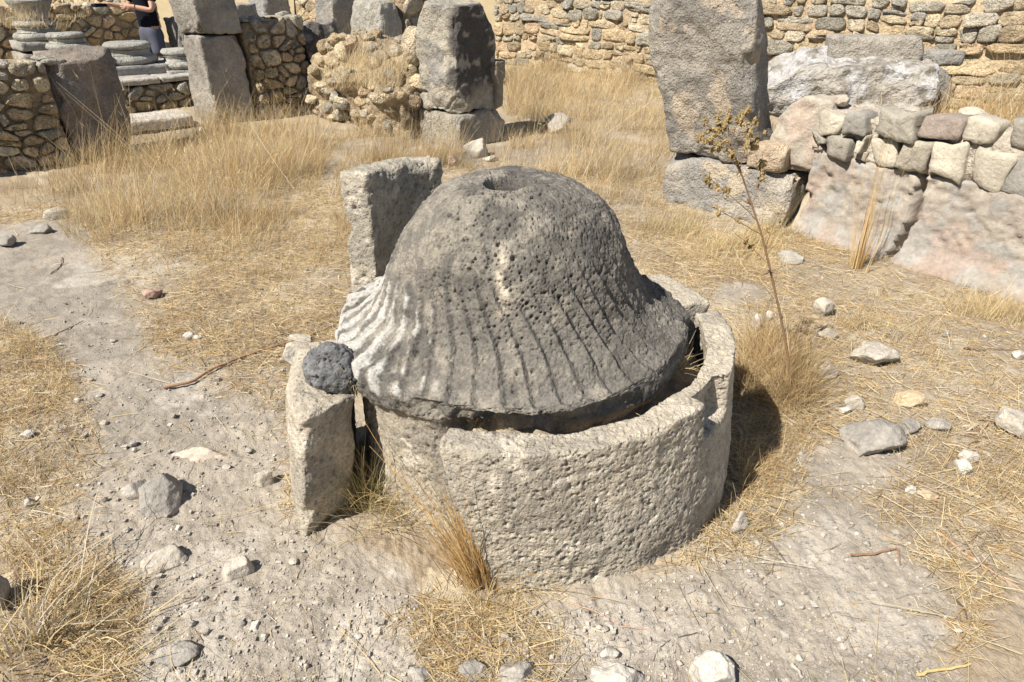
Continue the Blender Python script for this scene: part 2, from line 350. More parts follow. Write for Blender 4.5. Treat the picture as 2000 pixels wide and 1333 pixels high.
# earth between millstone and kerb
t_ = np.radians(np.linspace(-13, 268, 220)); r_ = np.linspace(0.50, 0.66, 14)
TT, RR = np.meshgrid(t_, r_, indexing='ij'); TT = TT.ravel(); RR = RR.ravel(); Q = np.c_[MC + ang(TT) * RR[:, None], 0 * RR]
tdq = (np.degrees(TT) + 180) % 360 - 180
Q[:, 2] = 0.395 + 0.045 * np.exp(-((tdq - 5) / 40) ** 2) + 0.03 * fbm(Q, 9, 3, 95) + 0.02 * fbm(Q, 30, 3, 96)
tag(mk('earth_fill', Q, grid_faces(220, 14), M_SOIL, stonecol(Q, (0.42, 0.34, 0.245), (0.31, 0.25, 0.18), 97, 12)), 'brown earth and crumbs filling the gap between millstone and kerb', 'earth', None, 'stuff')

# ------------------------------------------------------------------ rocks
def cube_sphere(n):
    P, F = boxgrid(n, n, n); p = P * 2 - 1; p = np.tan(p * math.pi / 4 * 0.98)
    return p / np.linalg.norm(p, axis=1, keepdims=True), F
def rock_mesh(dims, seed, n=12, facets=9, rough=0.07, round_=0.5):
    rng = np.random.default_rng(seed); p, F = cube_sphere(n); p = p.copy()
    for k in range(facets):
        d = rng.normal(size=3); d /= np.linalg.norm(d); dist = rng.uniform(0.55, 0.9) + 0.15 * round_
        e = p @ d - dist; m = e > 0; p[m] -= e[m, None] * d * (1 - 0.25 * round_)
    p = p * (1 + rough * 1.5 * fbm(p + seed, 1.6, 3, seed) + rough * 0.6 * fbm(p + seed, 6, 3, seed + 2))[:, None]
    return p * (np.array(dims) / 2), F
PALE = ((0.52, 0.465, 0.385), (0.44, 0.395, 0.33)); GREY = ((0.40, 0.365, 0.315), (0.31, 0.285, 0.25)); TANS = ((0.55, 0.43, 0.28), (0.44, 0.34, 0.23)); WHITE = ((0.58, 0.54, 0.47), (0.50, 0.46, 0.40)); DARK = ((0.13, 0.125, 0.12), (0.19, 0.18, 0.17)); PINK = ((0.52, 0.36, 0.27), (0.44, 0.31, 0.24))
def rock(px, py, wpx, hpx, label, pal=PALE, seed=0, group=None, name='loose_stone', sink=0.3, rot=None, n=14, facets=9, cat='stone', depth=1.0, rough=0.07, z0=None, flat=None, pt=None):
    """stone whose middle shows at px,py; its size from the pixels at the ground there"""
    p = G(px, py + hpx * 0.25) if pt is None else np.array(pt, float)
    w_ = p[1] * cP + CAM_H * sP; W = wpx / FPX * w_; Hh = max(hpx / FPX * w_ * 0.85, 0.012) if flat is None else flat
    dims = (W, W * depth * 0.9, Hh * (1 + sink))
    V, F = rock_mesh(dims, seed + 1000, n, 16, rough, 0.0)
    a = (np.random.default_rng(seed).uniform(-0.5, 0.5)) if rot is None else rot
    c, s = math.cos(a), math.sin(a); V = np.c_[V[:, 0] * c - V[:, 1] * s, V[:, 0] * s + V[:, 1] * c, V[:, 2]]
    zb = (g1(p[0], p[1]) if z0 is None else z0) + 0.006 + dims[2] * (0.5 - sink * 0.85)
    col = stonecol(V / max(W, 0.02) * 0.3 + seed, pal[0], pal[1], seed, 8)
    o = mk(name, V, F, M_ROCK, col, loc=(p[0], p[1], zb))
    return tag(o, label, cat, group)
lump = G(648, 728, 0.515)
V, F = rock_mesh((0.175, 0.13, 0.19), 23, 44, 7, 0.12, 0.7); V = V - vnormals(V, F) * (pits(V, 50, 0.9, 5, 0.15, 0.42) * 0.014 + pits(V, 110, 0.9, 6, 0.15, 0.42) * 0.007)[:, None]
tag(mk('lava_lump', V, F, M_BASALT, stonecol(V, (0.14, 0.14, 0.143), (0.20, 0.198, 0.197), 9, 12), loc=lump), 'rounded dark grey porous lava lump resting on the kerb stone', 'stone')

# ------------------------------------------------------------------ ruined building, laid out on a grid at 45 degrees to the view
U = np.array([S2, -S2]); W_ = np.array([S2, S2])          # U: right and nearer, W_: right and farther
def place(V, C, ax, ay, z0=0.0):
    """local x,y,z -> world, x along ax, y along ay, origin C"""
    return np.c_[C[0] + V[:, 0] * ax[0] + V[:, 1] * ay[0], C[1] + V[:, 0] * ax[1] + V[:, 1] * ay[1], V[:, 2] + z0]
def pier_block(name, C, la, lb, z0, z1, parent, c=((0.30, 0.285, 0.265), (0.40, 0.365, 0.31)), seed=0, cell=0.03, rough=0.014, r=0.03, cuts=(), lean=(0, 0), c3=None, skew=None, mat=None, warp=None, cracks=(), crust=None):
    """block whose near vertical edge stands at C; one face runs back-left for la, the other back-right for lb"""
    rc = np.random.default_rng(seed + 3); hx = np.array([la, lb, z1 - z0]) / 2
    cuts = list(cuts) + [(np.array([sx, sy, sz]) / hx, 2.25 + 0.35 * rc.uniform() , 0.0) for sx, sy, sz in ((1, -1, 1), (-1, -1, 1), (1, 1, 1), (-1, 1, 1), (1, -1, -1)) if rc.uniform() < 0.8]
    cuts = [(c_[0], c_[1] / np.linalg.norm(c_[0]) if c_[2] == 0.0 else c_[1], c_[2] or 0.03) for c_ in cuts]
    V, F = rough_block((la, lb, z1 - z0), min(cell, 0.024), r, rough * 1.7, seed, cuts, f=6)
    if warp is not None: V = warp(V)
    V = V + np.array([-la / 2, lb / 2, 0])
    h = V[:, 2:3] / (z1 - z0); V = V + np.c_[h * lean[0], h * lean[1], 0 * h]
    Wd = place(V, C, U, W_, z0)
    col = stonecol(Wd, c[0], c[1], seed, 3.5, 0.0, c3, -0.15)
    if crust is not None:                       # black crust that also paints shade into the unlit right side
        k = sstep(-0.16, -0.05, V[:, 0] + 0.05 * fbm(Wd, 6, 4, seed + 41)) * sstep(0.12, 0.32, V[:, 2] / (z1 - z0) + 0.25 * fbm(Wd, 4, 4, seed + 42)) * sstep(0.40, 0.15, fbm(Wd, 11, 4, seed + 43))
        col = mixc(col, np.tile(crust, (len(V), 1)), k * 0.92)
    for pts in cracks:
        h = []
        for q in pts:
            r_ = np.array([(q[0] - 1000) / FPX, cP - (q[1] - 666.5) / FPX * sP, -sP - (q[1] - 666.5) / FPX * cP]); nf = -W_; t = (C[:2] @ nf) / (r_[:2] @ nf); h.append(r_ * t + [0, 0, CAM_H])
        h = np.array(h); dist = np.full(len(Wd), 9.0); Wn = Wd + 0.015 * np.c_[noise(Wd, 15, 1), noise(Wd, 15, 2), noise(Wd, 15, 3)]
        for i in range(len(h) - 1):
            e = h[i + 1] - h[i]; t = np.clip(((Wn - h[i]) @ e) / (e @ e), 0, 1); dist = np.minimum(dist, np.linalg.norm(Wn - h[i] - t[:, None] * e, axis=1))
        Wd[:, :2] += W_ * (np.clip(1 - dist / 0.03, 0, 1)[:, None] * 0.07)
    return mk(name, Wd - np.array(parent.location), F, mat or M_HEWN, col, parent)
def pier(C, label, name='stone_pier', cat='pier', group=None): return empty(name, (C[0], C[1], 0), label, cat, group)

# --- Voronoi rubble ---
def clip_half(poly, nx, ny, d):
    out = []; n = len(poly)
    for i in range(n):
        a = poly[i]; b = poly[(i + 1) % n]; da = a[0] * nx + a[1] * ny - d; db = b[0] * nx + b[1] * ny - d
        if da <= 0: out.append(a)
        if (da < 0 < db) or (db < 0 < da):
            t = da / (da - db); out.append((a[0] + (b[0] - a[0]) * t, a[1] + (b[1] - a[1]) * t))
    return out
def rubble_cells(L, H, cw, ch, jit, seed, s0=0.0):
    rng = np.random.default_rng(seed); pts = []
    z = 0.0; row = 0
    while z < H - ch * 0.3:
        hh = ch * rng.uniform(0.75, 1.3); x = -rng.uniform(0, cw)
        while x < L + cw:
            w = cw * rng.uniform(0.55, 1.6); pts.append((x + w / 2 + rng.normal() * jit * cw * 0.3, z + hh / 2 + rng.normal() * jit * ch * 0.45)); x += w
        z += hh; row += 1
    for _ in range(int(len(pts) * 0.28)): pts.append((rng.uniform(0, L), rng.uniform(0, H)))
    asp = cw / ch; pts = np.array(pts); sc_ = pts * [1 / asp, 1]
    cells = []
    for i, p in enumerate(sc_):
        poly = [(0, 0), (L / asp, 0), (L / asp, H), (0, H)]
        d = np.hypot(*(sc_ - p).T); near = np.argsort(d)[1:16]
        for j in near:
            q = sc_[j]; nx, ny = q - p; poly = clip_half(poly, nx, ny, (q @ q - p @ p) / 2)
            if len(poly) < 3: break
        if len(poly) < 3: continue
        a = np.array(poly) * [asp, 1]
        ar = 0.5 * abs(np.sum(a[:, 0] * np.roll(a[:, 1], -1) - np.roll(a[:, 0], -1) * a[:, 1]))
        if ar < cw * ch * 0.12: continue
        cells.append(a)
    return cells
def coursed_cells(L, H, cw, ch, jit, seed):
    rng = np.random.default_rng(seed); cells = []; z = 0.0; ph = rng.uniform(0, 6, 3)
    wob = lambda x, zz: zz + ch * 0.16 * (math.sin(x * 1.3 + ph[0] + zz) + math.sin(x * 3.1 + ph[1] + zz * 2)) * (zz > 0.01)
    while z < H - 0.02:
        h = min(ch * rng.uniform(0.65, 1.35), H - z)
        if H - z - h < ch * 0.4: h = H - z
        x = -rng.uniform(0, cw * 0.5)
        while x < L:
            w = cw * rng.lognormal(-0.05, 0.38); x0, x1 = max(x, 0), min(x + w, L)
            if x1 - x0 > cw * 0.2:
                parts = [(0, 1)] if rng.uniform() > 0.22 else [(0, 0.5 + rng.uniform(-0.12, 0.12))]
                if parts[0][1] < 1: parts.append((parts[0][1], 1))
                for a, b in parts:
                    j = lambda: rng.normal() * jit * ch * 0.13
                    q = [(x0 + j(), wob(x0, z + h * a) + j()), ((x0 + x1) / 2 + j(), wob((x0 + x1) / 2, z + h * a) + j() * 0.7), (x1 + j(), wob(x1, z + h * a) + j()), (x1 + j(), wob(x1, z + h * b) + j()), ((x0 + x1) / 2 + j(), wob((x0 + x1) / 2, z + h * b) + j() * 0.7), (x0 + j(), wob(x0, z + h * b) + j())]
                    cells.append(np.array(q))
            x += w
        z += h
    return cells
def stone_from_poly(a, gap, bulge, seed, m=12, rnd=1):
    rng = np.random.default_rng(seed); c = a.mean(0)
    b = a.copy()
    for _ in range(rnd): b = np.concatenate([np.stack([0.78 * b + 0.22 * np.roll(b, -1, 0), 0.22 * b + 0.78 * np.roll(b, -1, 0)], 1)]).reshape(-1, 2)
    # resample m points around, keeping corners readable
    e = np.r_[b, b[:1]]; L = np.r_[0, np.cumsum(np.hypot(*np.diff(e, axis=0).T))]
    t = np.linspace(0, L[-1], m, endpoint=False) + rng.uniform(0, L[-1] / m)
    q = np.c_[np.interp(t, L, e[:, 0]), np.interp(t, L, e[:, 1])]
    size = math.sqrt(max(L[-1] * L[-1] / 16, 1e-6)); k = max(0.55, 1 - 2 * gap / size)
    q = c + (q - c) * k * (1 + 0.045 * rng.normal(size=(m, 1)))
    rings = [(1.0, -0.12), (1.0, bulge * 0.25), (0.94, bulge * 0.85), (0.62, bulge * 1.0), (0.28, bulge * 0.95)]
    V = []; tilt = rng.normal(size=2) * 0.14; px_ = rng.normal() * 0.016
    for s, d in rings:
        qq = c + (q - c) * s
        dep = d + (((qq - c) @ tilt) + px_ + rng.normal(size=m) * bulge * (0.16 if d > 0 else 0)) * (d > -0.1)
        V.append(np.c_[qq[:, 0], dep, qq[:, 1]])
    V = np.concatenate(V + [np.array([[c[0], bulge + px_, c[1]]])]); F = []
    for k_ in range(len(rings) - 1):
        for i in range(m): F.append((k_ * m + i, k_ * m + (i + 1) % m, (k_ + 1) * m + (i + 1) % m, (k_ + 1) * m + i))
    l = (len(rings) - 1) * m
    for i in range(m): F.append((l + i, l + (i + 1) % m, len(V) - 1, len(V) - 1))
    return V, F
def mkpoly(name, V, F, mat, col, parent):
    me = bpy.data.meshes.new(name); me.from_pydata([tuple(map(float, v)) for v in V], [], [tuple(dict.fromkeys(f)) for f in F])
    me.polygons.foreach_set('use_smooth', np.ones(len(me.polygons), bool))
    ca = me.color_attributes.new('Col', 'FLOAT_COLOR', 'POINT'); c = np.ones((len(V), 4), np.float32); c[:, :3] = col
    c[:, :3] *= (1 + 0.3 * fbm(np.asarray(V) + 31.0, 9, 2, 5))[:, None]; ca.data.foreach_set('color', c.ravel()); me.materials.append(mat)
    o = bpy.data.objects.new(name, me); COL.objects.link(o); o.parent = parent; return o
STONES_TAN = [(0.58, 0.46, 0.29), (0.52, 0.40, 0.25), (0.62, 0.52, 0.36), (0.48, 0.385, 0.26), (0.55, 0.48, 0.36), (0.42, 0.385, 0.31), (0.60, 0.45, 0.30)]
STONES_GREY = [(0.43, 0.395, 0.325), (0.37, 0.34, 0.28), (0.49, 0.44, 0.355), (0.52, 0.44, 0.32), (0.40, 0.375, 0.325)]
def rubble_wall(label, A, B, hA, hB, thick, cw, ch, pal, seed, z0=0.0, jit=0.8, gap=0.011, bulge=0.035, rnd=1, top_pal=None, top_n=0, cap=True, mortar=((0.40, 0.30, 0.19), (0.30, 0.225, 0.15)), base_h=0.0, nocell=None, parent=None, zlo=0.0, m=12, recess=0.018, coursed=False):
    """face runs A->B (seen from the camera side with A left), stones proud of an earth core"""
    A = np.array(A[:2], float); B = np.array(B[:2], float); d = B - A; L = float(np.hypot(*d)); d /= L; nrm = np.array([d[1], -d[0]])
    if nrm @ (-(A + B) / 2) < 0: nrm = -nrm
    root = parent or empty('rubble_wall', (A[0], A[1], z0), label, 'wall')
    Hm = max(hA, hB)
    V, F = rough_block((L, thick, Hm), 0.06, 0.03, 0.02, seed, f=5)
    V[:, 0] += L / 2; V[:, 1] = V[:, 1] - thick / 2 - recess
    V[:, 2] = V[:, 2] * (hA + (hB - hA) * V[:, 0] / L) / Hm - 0.02
    Wd = np.c_[d * V[:, :1] + nrm * V[:, 1:2], V[:, 2]]
    if np.cross(d, nrm) < 0: F = F[:, ::-1]
    core = mk('mortar_core', Wd, F[:, ::-1] if np.cross(np.r_[d, 0], np.r_[nrm, 0])[2] < 0 else F, M_MORTAR, stonecol(Wd, mortar[0], mortar[1], seed, 5), root)
    rng = np.random.default_rng(seed + 5)
    for i, a in enumerate((coursed_cells if coursed else rubble_cells)(L, Hm, cw, ch, jit, seed)):
        c = a.mean(0)
        if c[1] < zlo: continue
        top = hA + (hB - hA) * c[0] / L
        if c[1] > top - ch * 0.25: continue
        if nocell and nocell(c[0], c[1]): continue
        P = top_pal if (top_pal and c[1] > top - top_n * ch) else pal
        col = np.array(P[rng.integers(len(P))]) * rng.uniform(0.82, 1.12)
        V, F = stone_from_poly(a, gap * rng.uniform(0.6, 1.6), bulge * rng.uniform(0.5, 1.4), seed * 1000 + i, m, rnd)
        Wd = np.c_[d * V[:, :1] + nrm * V[:, 1:2], V[:, 2]]
        mkpoly('stone', Wd, F, M_RUBBLE, col, root)
    if cap:
        x = 0.0; i = 0
        while x < L:
            w = cw * rng.uniform(0.6, 1.4)
            for row in range(max(1, int(thick / (cw * 0.8)))):
                hh = ch * rng.uniform(0.25, 0.6); V, F = rock_mesh((w * 1.0, cw * 1.0, hh), seed * 77 + i, 4, 7, 0.08, 0.3)
                s = x + w / 2; off = -(row + 0.5) * thick / max(1, int(thick / (cw * 0.8)))
                V = np.c_[V[:, 0] + s, V[:, 1] + off, V[:, 2] + (hA + (hB - hA) * min(s, L) / L) - 0.02 + rng.normal() * 0.01]
                P = top_pal or pal; col = np.array(P[rng.integers(len(P))]) * rng.uniform(0.9, 1.15)
                mk('stone', np.c_[d * V[:, :1] + nrm * V[:, 1:2], V[:, 2]], F, M_RUBBLE, col, root); i += 1
            x += w
    return root

# --- right pier, two blocks ---
RC = G(1528, 452); ZB = HZ(RC, 345)
p = pier(RC, 'tall weathered grey stone pier on a wider base block with chipped corner and spalled foot')
pier_block('base_block', RC, 1.00, 0.46, -0.05, ZB, p, ((0.46, 0.41, 0.34), (0.34, 0.32, 0.29)), 21, 0.02, 0.016, 0.035, c3=(0.52, 0.44, 0.33))
RC2 = RC + np.array([*(-0.30 * U + 0.0 * W_), 0])
def warp_r(V):
    z = V[:, 2]; V = V.copy(); zz = z / 1.12
    left = sstep(0.1, -0.45, V[:, 0])
    V[:, 0] -= left * (0.02 + 0.08 * sstep(0.30, 0.62, zz)) - left * 0.05 * sstep(0.85, 1.0, zz); return V
HT = 1.50
pier_block('upper_block', RC2, 0.68, 0.30, ZB + 0.012, HT, p, ((0.37, 0.335, 0.285), (0.28, 0.26, 0.23)), 22, 0.012, 0.019, 0.03, cracks=[[(1300, 185), (1330, 146), (1362, 126), (1400, 100)]], lean=(-0.17, -0.17),
           cuts=[((0.75, -0.35, 0.62), 0.55, 0.05), ((0.5, -1.0, -0.75), 0.52, 0.03), ((-1, 0, 1.2), 0.60, 0.04)], c3=(0.48, 0.40, 0.31), warp=warp_r)
CH = RC + np.array([*(-0.10 * U + 0.0 * W_), 0])
pier_block('broken_chip', CH, 0.26, 0.16, ZB + 0.005, ZB + 0.17, p, ((0.56, 0.45, 0.32), (0.50, 0.39, 0.28)), 23, 0.02, 0.012, 0.02, cuts=[((-1, 0, 1), 0.11, 0.01)])
# --- middle pier ---
C2 = G(899, 292); C2t = HZ(C2, 228)
p = pier(C2, 'square grey stone pier cracked near its foot with a sunlit and a dark face')
pier_block('base_block', C2, 0.66, 0.66, -0.05, C2t, p, ((0.45, 0.40, 0.32), (0.36, 0.33, 0.28)), 25, 0.03, 0.014, 0.03)
pier_block('upper_block', C2 + np.r_[-0.02 * U, 0], 0.66, 0.56, C2t + 0.01, HZ(C2, 8), p, ((0.48, 0.43, 0.345), (0.40, 0.365, 0.30)), 26, 0.014, 0.026, 0.035, crust=(0.085, 0.078, 0.075), cracks=[[(812, 178), (830, 183), (850, 216), (862, 224)], [(862, 222), (880, 200), (895, 186)]],  # crust colour doubles as painted shade on the dark face
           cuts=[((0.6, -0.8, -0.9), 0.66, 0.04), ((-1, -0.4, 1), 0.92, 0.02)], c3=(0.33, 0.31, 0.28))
pier_block('leaning_slab', C2 + np.r_[0.50 * W_ + 0.03 * U, 0], 0.42, 0.16, C2t, HZ(C2, 125), p, ((0.40, 0.33, 0.25), (0.33, 0.28, 0.22)), 27, 0.03, 0.016, 0.04)
# --- left pier ---
C3 = G(424, 248); C3t = HZ(C3, 72)
p = pier(C3, 'tall two-block grey pier with a pale sunlit edge beside the rubble panel')
pier_block('lower_block', C3, 0.60, 0.50, -0.05, C3t, p, ((0.40, 0.365, 0.315), (0.30, 0.27, 0.235)), 28, 0.03, 0.016, 0.03)
pier_block('upper_block', C3 + np.r_[0.03 * U, 0], 0.62, 0.52, C3t + 0.01, 1.72, p, ((0.38, 0.35, 0.305), (0.29, 0.265, 0.23)), 29, 0.03, 0.022, 0.04, cuts=[((1, -0.3, -0.6), 0.42, 0.03)])
# rubble panel and dark pier in line behind it
e0 = C3[:2] + W_ * 0.54; e1 = C3[:2] + W_ * 1.30
rubble_wall('short panel of rounded tan rubble between the two-block pier and a dark pier', e0, e1, 1.12, 1.17, 0.42, 0.20, 0.15, STONES_TAN, 31, jit=1.0, gap=0.008, bulge=0.06, rnd=2, top_pal=STONES_GREY, top_n=1.2)
C4 = np.r_[C3[:2] + W_ * 1.33 + 0.03 * U, 0]
p = pier(C4, 'short dark pier with pale worn top beside the rubble panel'); pier_block('block', C4, 0.55, 0.50, -0.05, HZ(C4, 46), p, ((0.34, 0.31, 0.27), (0.25, 0.23, 0.20)), 33, 0.03, 0.03, 0.05, crust=(0.10, 0.09, 0.085))  # near-black colour paints shade on this pier's right side
# --- far piers behind ---
def px_at(px, y):
    w = y * cP + 0.8 * sP; return np.array([(px - 1000) / FPX * w, y, 0.0])
C5 = px_at(742, 10.2); p = pier(C5, 'pale square pier with a rounded top corner beyond the stone heap')
pier_block('block', C5, 0.72, 0.42, -0.05, HZ(C5, 4), p, ((0.46, 0.43, 0.37), (0.38, 0.355, 0.30)), 34, 0.035, 0.016, 0.05, cuts=[((-1, 0, 1), 0.85, 0.03)])
rubble_wall('dark tan rubble wall running on from the rounded pier', C5[:2] + W_ * 0.44, C5[:2] + W_ * 1.5, 1.42, 1.42, 0.4, 0.30, 0.2, STONES_TAN, 35, gap=0.01)
C6 = px_at(653, 12.2); p = pier(C6, 'tall narrow grey pier farther back between two dark walls'); pier_block('block', C6, 0.55, 0.5, -0.05, 1.75, p, seed=36, cell=0.05)
C7 = px_at(522, 13.2); p = pier(C7, 'farthest grey pier standing behind the two-block pier'); pier_block('block', C7, 0.55, 0.5, -0.05, 1.7, p, ((0.42, 0.41, 0.39), (0.36, 0.35, 0.33)), seed=37, cell=0.05)
rubble_wall('shaded orange rubble wall between the far narrow piers', C7[:2] + W_ * 0.55, C6[:2] - U * 0.55 + W_ * 0.3, 1.5, 1.5, 0.4, 0.3, 0.2, STONES_TAN, 38, gap=0.01, cap=False)
C8 = px_at(462, 10.4); p = pier(C8, 'low broken dark block behind the two-block pier'); pier_block('block', C8, 0.4, 0.45, -0.05, HZ(C8, 8), p, seed=39, cell=0.04)

# --- left wall in shade and its end pier ---
C9 = G(150, 318); Cw = C9[:2]
p = pier(C9, 'shaded dark grey end pier with worn pale top closing the rubble wall'); pier_block('block', C9, 0.5, 0.56, -0.05, HZ(C9, 108), p, ((0.30, 0.25, 0.205), (0.23, 0.195, 0.165)), 41, 0.025, 0.018, 0.04, c3=(0.24, 0.215, 0.19), cuts=[((0.3, -0.2, 1), 0.48, 0.03)])
rubble_wall('shaded wall of rounded tan fieldstones in earth mortar left of the end pier', Cw - W_ * 1.9, Cw - W_ * 0.02, HZ(C9, 122), HZ(C9, 118), 0.5, 0.19, 0.12, STONES_TAN, 43, jit=1.0, gap=0.007, bulge=0.045, rnd=2, top_pal=STONES_GREY, top_n=1.1)
# low wall with slab coping between end pier and two-block pier
Ca = G(228, 226); Cb = Ca[:2] + W_ * 1.15
rubble_wall('low shaded wall with pale flat coping between end pier and two-block pier', Ca, Cb, HZ(Ca, 172), HZ(Ca, 172), 0.42, 0.24, 0.12, STONES_GREY + STONES_TAN[:2], 45, cap=False)
for k, (s0, s1) in enumerate(((0.0, 0.62), (0.64, 1.15))):
    cc = Ca[:2] + W_ * s0; V, F = rough_block((0.48, s1 - s0, 0.07), 0.03, 0.012, 0.008, 46 + k); V += [-0.21, (s1 - s0) / 2, 0]
    Wd = place(V, cc, U, W_, HZ(Ca, 172)); tag(mk('coping_slab', Wd, F, M_HEWN, stonecol(Wd, (0.56, 0.52, 0.45), (0.46, 0.43, 0.38), 48 + k, 5)), ['long pale coping slab on the low wall next to the end pier', 'short pale coping slab on the low wall next to the two-block pier'][k], 'slab')
# pale flat slab on the ground in front
V, F = rough_block((0.80, 0.55, 0.12), 0.02, 0.012, 0.010, 49, cuts=[((1, 0.5, 0), 0.42, 0.02)]); Wd = place(V, G(300, 252), np.array([0.80, 0.60]), np.array([-0.60, 0.80]), 0.03)
tag(mk('flat_slab', Wd, F, M_HEWN, stonecol(Wd, (0.66, 0.60, 0.52), (0.57, 0.52, 0.44), 50, 6)), 'flat pale threshold slab lying in dry grass before the low wall', 'slab')
# shaded wall and lit wall at the far left
Da = px_at(-60, 11.5); rubble_wall('long shaded rubble wall with grassy top behind the column bases', Da[:2], Da[:2] + W_ * 2.9, 1.16, 1.16, 0.5, 0.26, 0.17, STONES_TAN, 51, jit=0.9, gap=0.01)
Db = px_at(120, 17.5); rubble_wall('sunlit tan rubble wall far behind the person', Db[:2] - U * 2.5, Db[:2] + U * 4.6, 2.3, 2.3, 0.5, 0.36, 0.2, STONES_TAN, 52, jit=0.9, coursed=True, gap=0.008, cap=False)
Dc = px_at(350, 10.9); p = pier(Dc, 'squat dark block with a ragged pale edge behind the attic base'); pier_block('block', Dc, 0.5, 0.42, -0.05, HZ(Dc, 36), p, ((0.34, 0.32, 0.29), (0.27, 0.25, 0.22)), 53, 0.04, 0.02, 0.05)

# --- column bases in the courtyard ---
def lathe(prof, n=40):
    prof = np.array(prof); t = np.linspace(0, 2 * math.pi, n, endpoint=False)
    T_, I_ = np.meshgrid(t, np.arange(len(prof)), indexing='ij'); T_ = T_.ravel(); I_ = I_.ravel()
    return np.c_[np.cos(T_) * prof[I_, 0], np.sin(T_) * prof[I_, 0], prof[I_, 1]], grid_faces(n, len(prof), True)
def torus_prof(r, z0, z1, bulge, k=6): return [(r + bulge * math.sin(math.pi * i / k), z0 + (z1 - z0) * i / k) for i in range(k + 1)]
def column_base(px, y, z0, s, label, tilt=(0, 0, 0), stub=None, plinth=True):
    c = px_at(px, y); root = empty('column_base', (c[0], c[1], z0), label, 'column base'); root.rotation_euler = tilt
    if plinth:
        V, F = rough_block((0.66 * s, 0.66 * s, 0.12 * s), 0.04, 0.012, 0.006, int(px)); V = place(V, (0, 0), U, W_, 0); mk('plinth', V, F, M_HEWN, stonecol(V + px, (0.46, 0.44, 0.39), (0.36, 0.345, 0.31), 3, 5), root)
    zb = 0.12 * s if plinth else 0
    for nm, r_, a, b, bl in (('lower_torus', 0.29, 0, 0.10, 0.035), ('scotia', 0.265, 0.10, 0.17, -0.02), ('upper_torus', 0.25, 0.17, 0.25, 0.03)):
        pr_ = [(0.0, zb + a * s)] + [(x * s, zb + zz * s) for x, zz in torus_prof(r_, a, b, bl)] + [(0.0, zb + b * s + 0.002)]
        V, F = lathe(pr_); V = V + vnormals(V, F) * (0.008 * fbm(V + px, 9, 3, 4))[:, None]
        mk(nm, V, F, M_HEWN, stonecol(V + px, (0.47, 0.455, 0.40), (0.36, 0.345, 0.31), 5, 6), root)
    if stub:
        pr_ = [(0.0, zb + 0.25 * s)] + [((0.20 + stub[1] * (i / 8) ** 2) * s, zb + (0.25 + stub[0] * i / 8) * s) for i in range(9)] + [(0.0, zb + (0.25 + stub[0]) * s)]
        V, F = lathe(pr_); V = V + vnormals(V, F) * (0.03 * fbm(V + px, 6, 3, 6))[:, None]; mk('leaf_bell', V, F, M_HEWN, stonecol(V + px, (0.42, 0.39, 0.34), (0.33, 0.31, 0.27), 7, 6), root)
    return root
column_base(78, 10.6, HZ(px_at(78, 10.6), 96), 1.0, 'moulded column base carrying a worn flared capital above the shaded wall', stub=(0.26, 0.09))
column_base(132, 9.6, HZ(px_at(132, 9.6), 97), 0.80, 'low moulded column base alone behind the end pier', plinth=False)
column_base(246, 10.0, HZ(px_at(246, 10.0), 124), 1.08, 'largest dark moulded column base in front of the person', plinth=False)
column_base(350, 10.3, HZ(px_at(350, 10.3), 150), 1.0, 'pale moulded column base half hidden by the two-block pier')
# platform the bases stand on
c = px_at(272, 10.15); V, F = rough_block((1.15, 0.8, 0.5), 0.04, 0.02, 0.012, 58); V = place(V, c, W_, -U, 0.0); zt = HZ(px_at(246, 10.0), 124) - 0.5
V[:, 2] += zt; tag(mk('plinth_block', V, F, M_HEWN, stonecol(V, (0.47, 0.45, 0.42), (0.38, 0.365, 0.34), 59, 4)), 'long grey plinth block under the largest column base', 'block')
for px_, y_ in ((78, 10.6), (132, 9.6)):
    c = px_at(px_, y_); zt = HZ(c, 98); V, F = rough_block((0.7, 0.7, zt + 0.05), 0.06, 0.02, 0.01, int(px_)); V = place(V, c, U, W_, -0.06)
    tag(mk('plinth_block', V, F, M_HEWN, stonecol(V, (0.44, 0.40, 0.34), (0.36, 0.33, 0.28), 60, 4)), 'grey footing block under the base with the flared capital' if px_ == 78 else 'grey footing block under the low column base', 'block')
c = px_at(350, 10.3); zt = HZ(c, 150); V, F = rough_block((0.8, 0.8, zt + 0.05), 0.06, 0.02, 0.01, 61); V = place(V, c, U, W_, -0.06)
tag(mk('plinth_block', V, F, M_HEWN, stonecol(V, (0.42, 0.39, 0.34), (0.35, 0.32, 0.28), 62, 4)), 'grey footing block under the pale column base', 'block')

# --- long back wall ---
Ba = np.array([2.345, 12.165]) - U * 3.8; Bb = np.array([5.756, 8.731]) + U * 1.5
Lb = np.hypot(*(Bb - Ba))
rubble_wall('long sunlit wall of tan rubble with squarer grey courses along its top', Ba, Bb, 1.36, 1.36, 0.5, 0.33, 0.165, STONES_TAN, 64, jit=0.9, coursed=True, recess=0.008, gap=0.005, bulge=0.03, rnd=1, top_pal=STONES_GREY + STONES_TAN[2:4], top_n=2.3, mortar=((0.56, 0.44, 0.29), (0.48, 0.37, 0.24)), m=14)

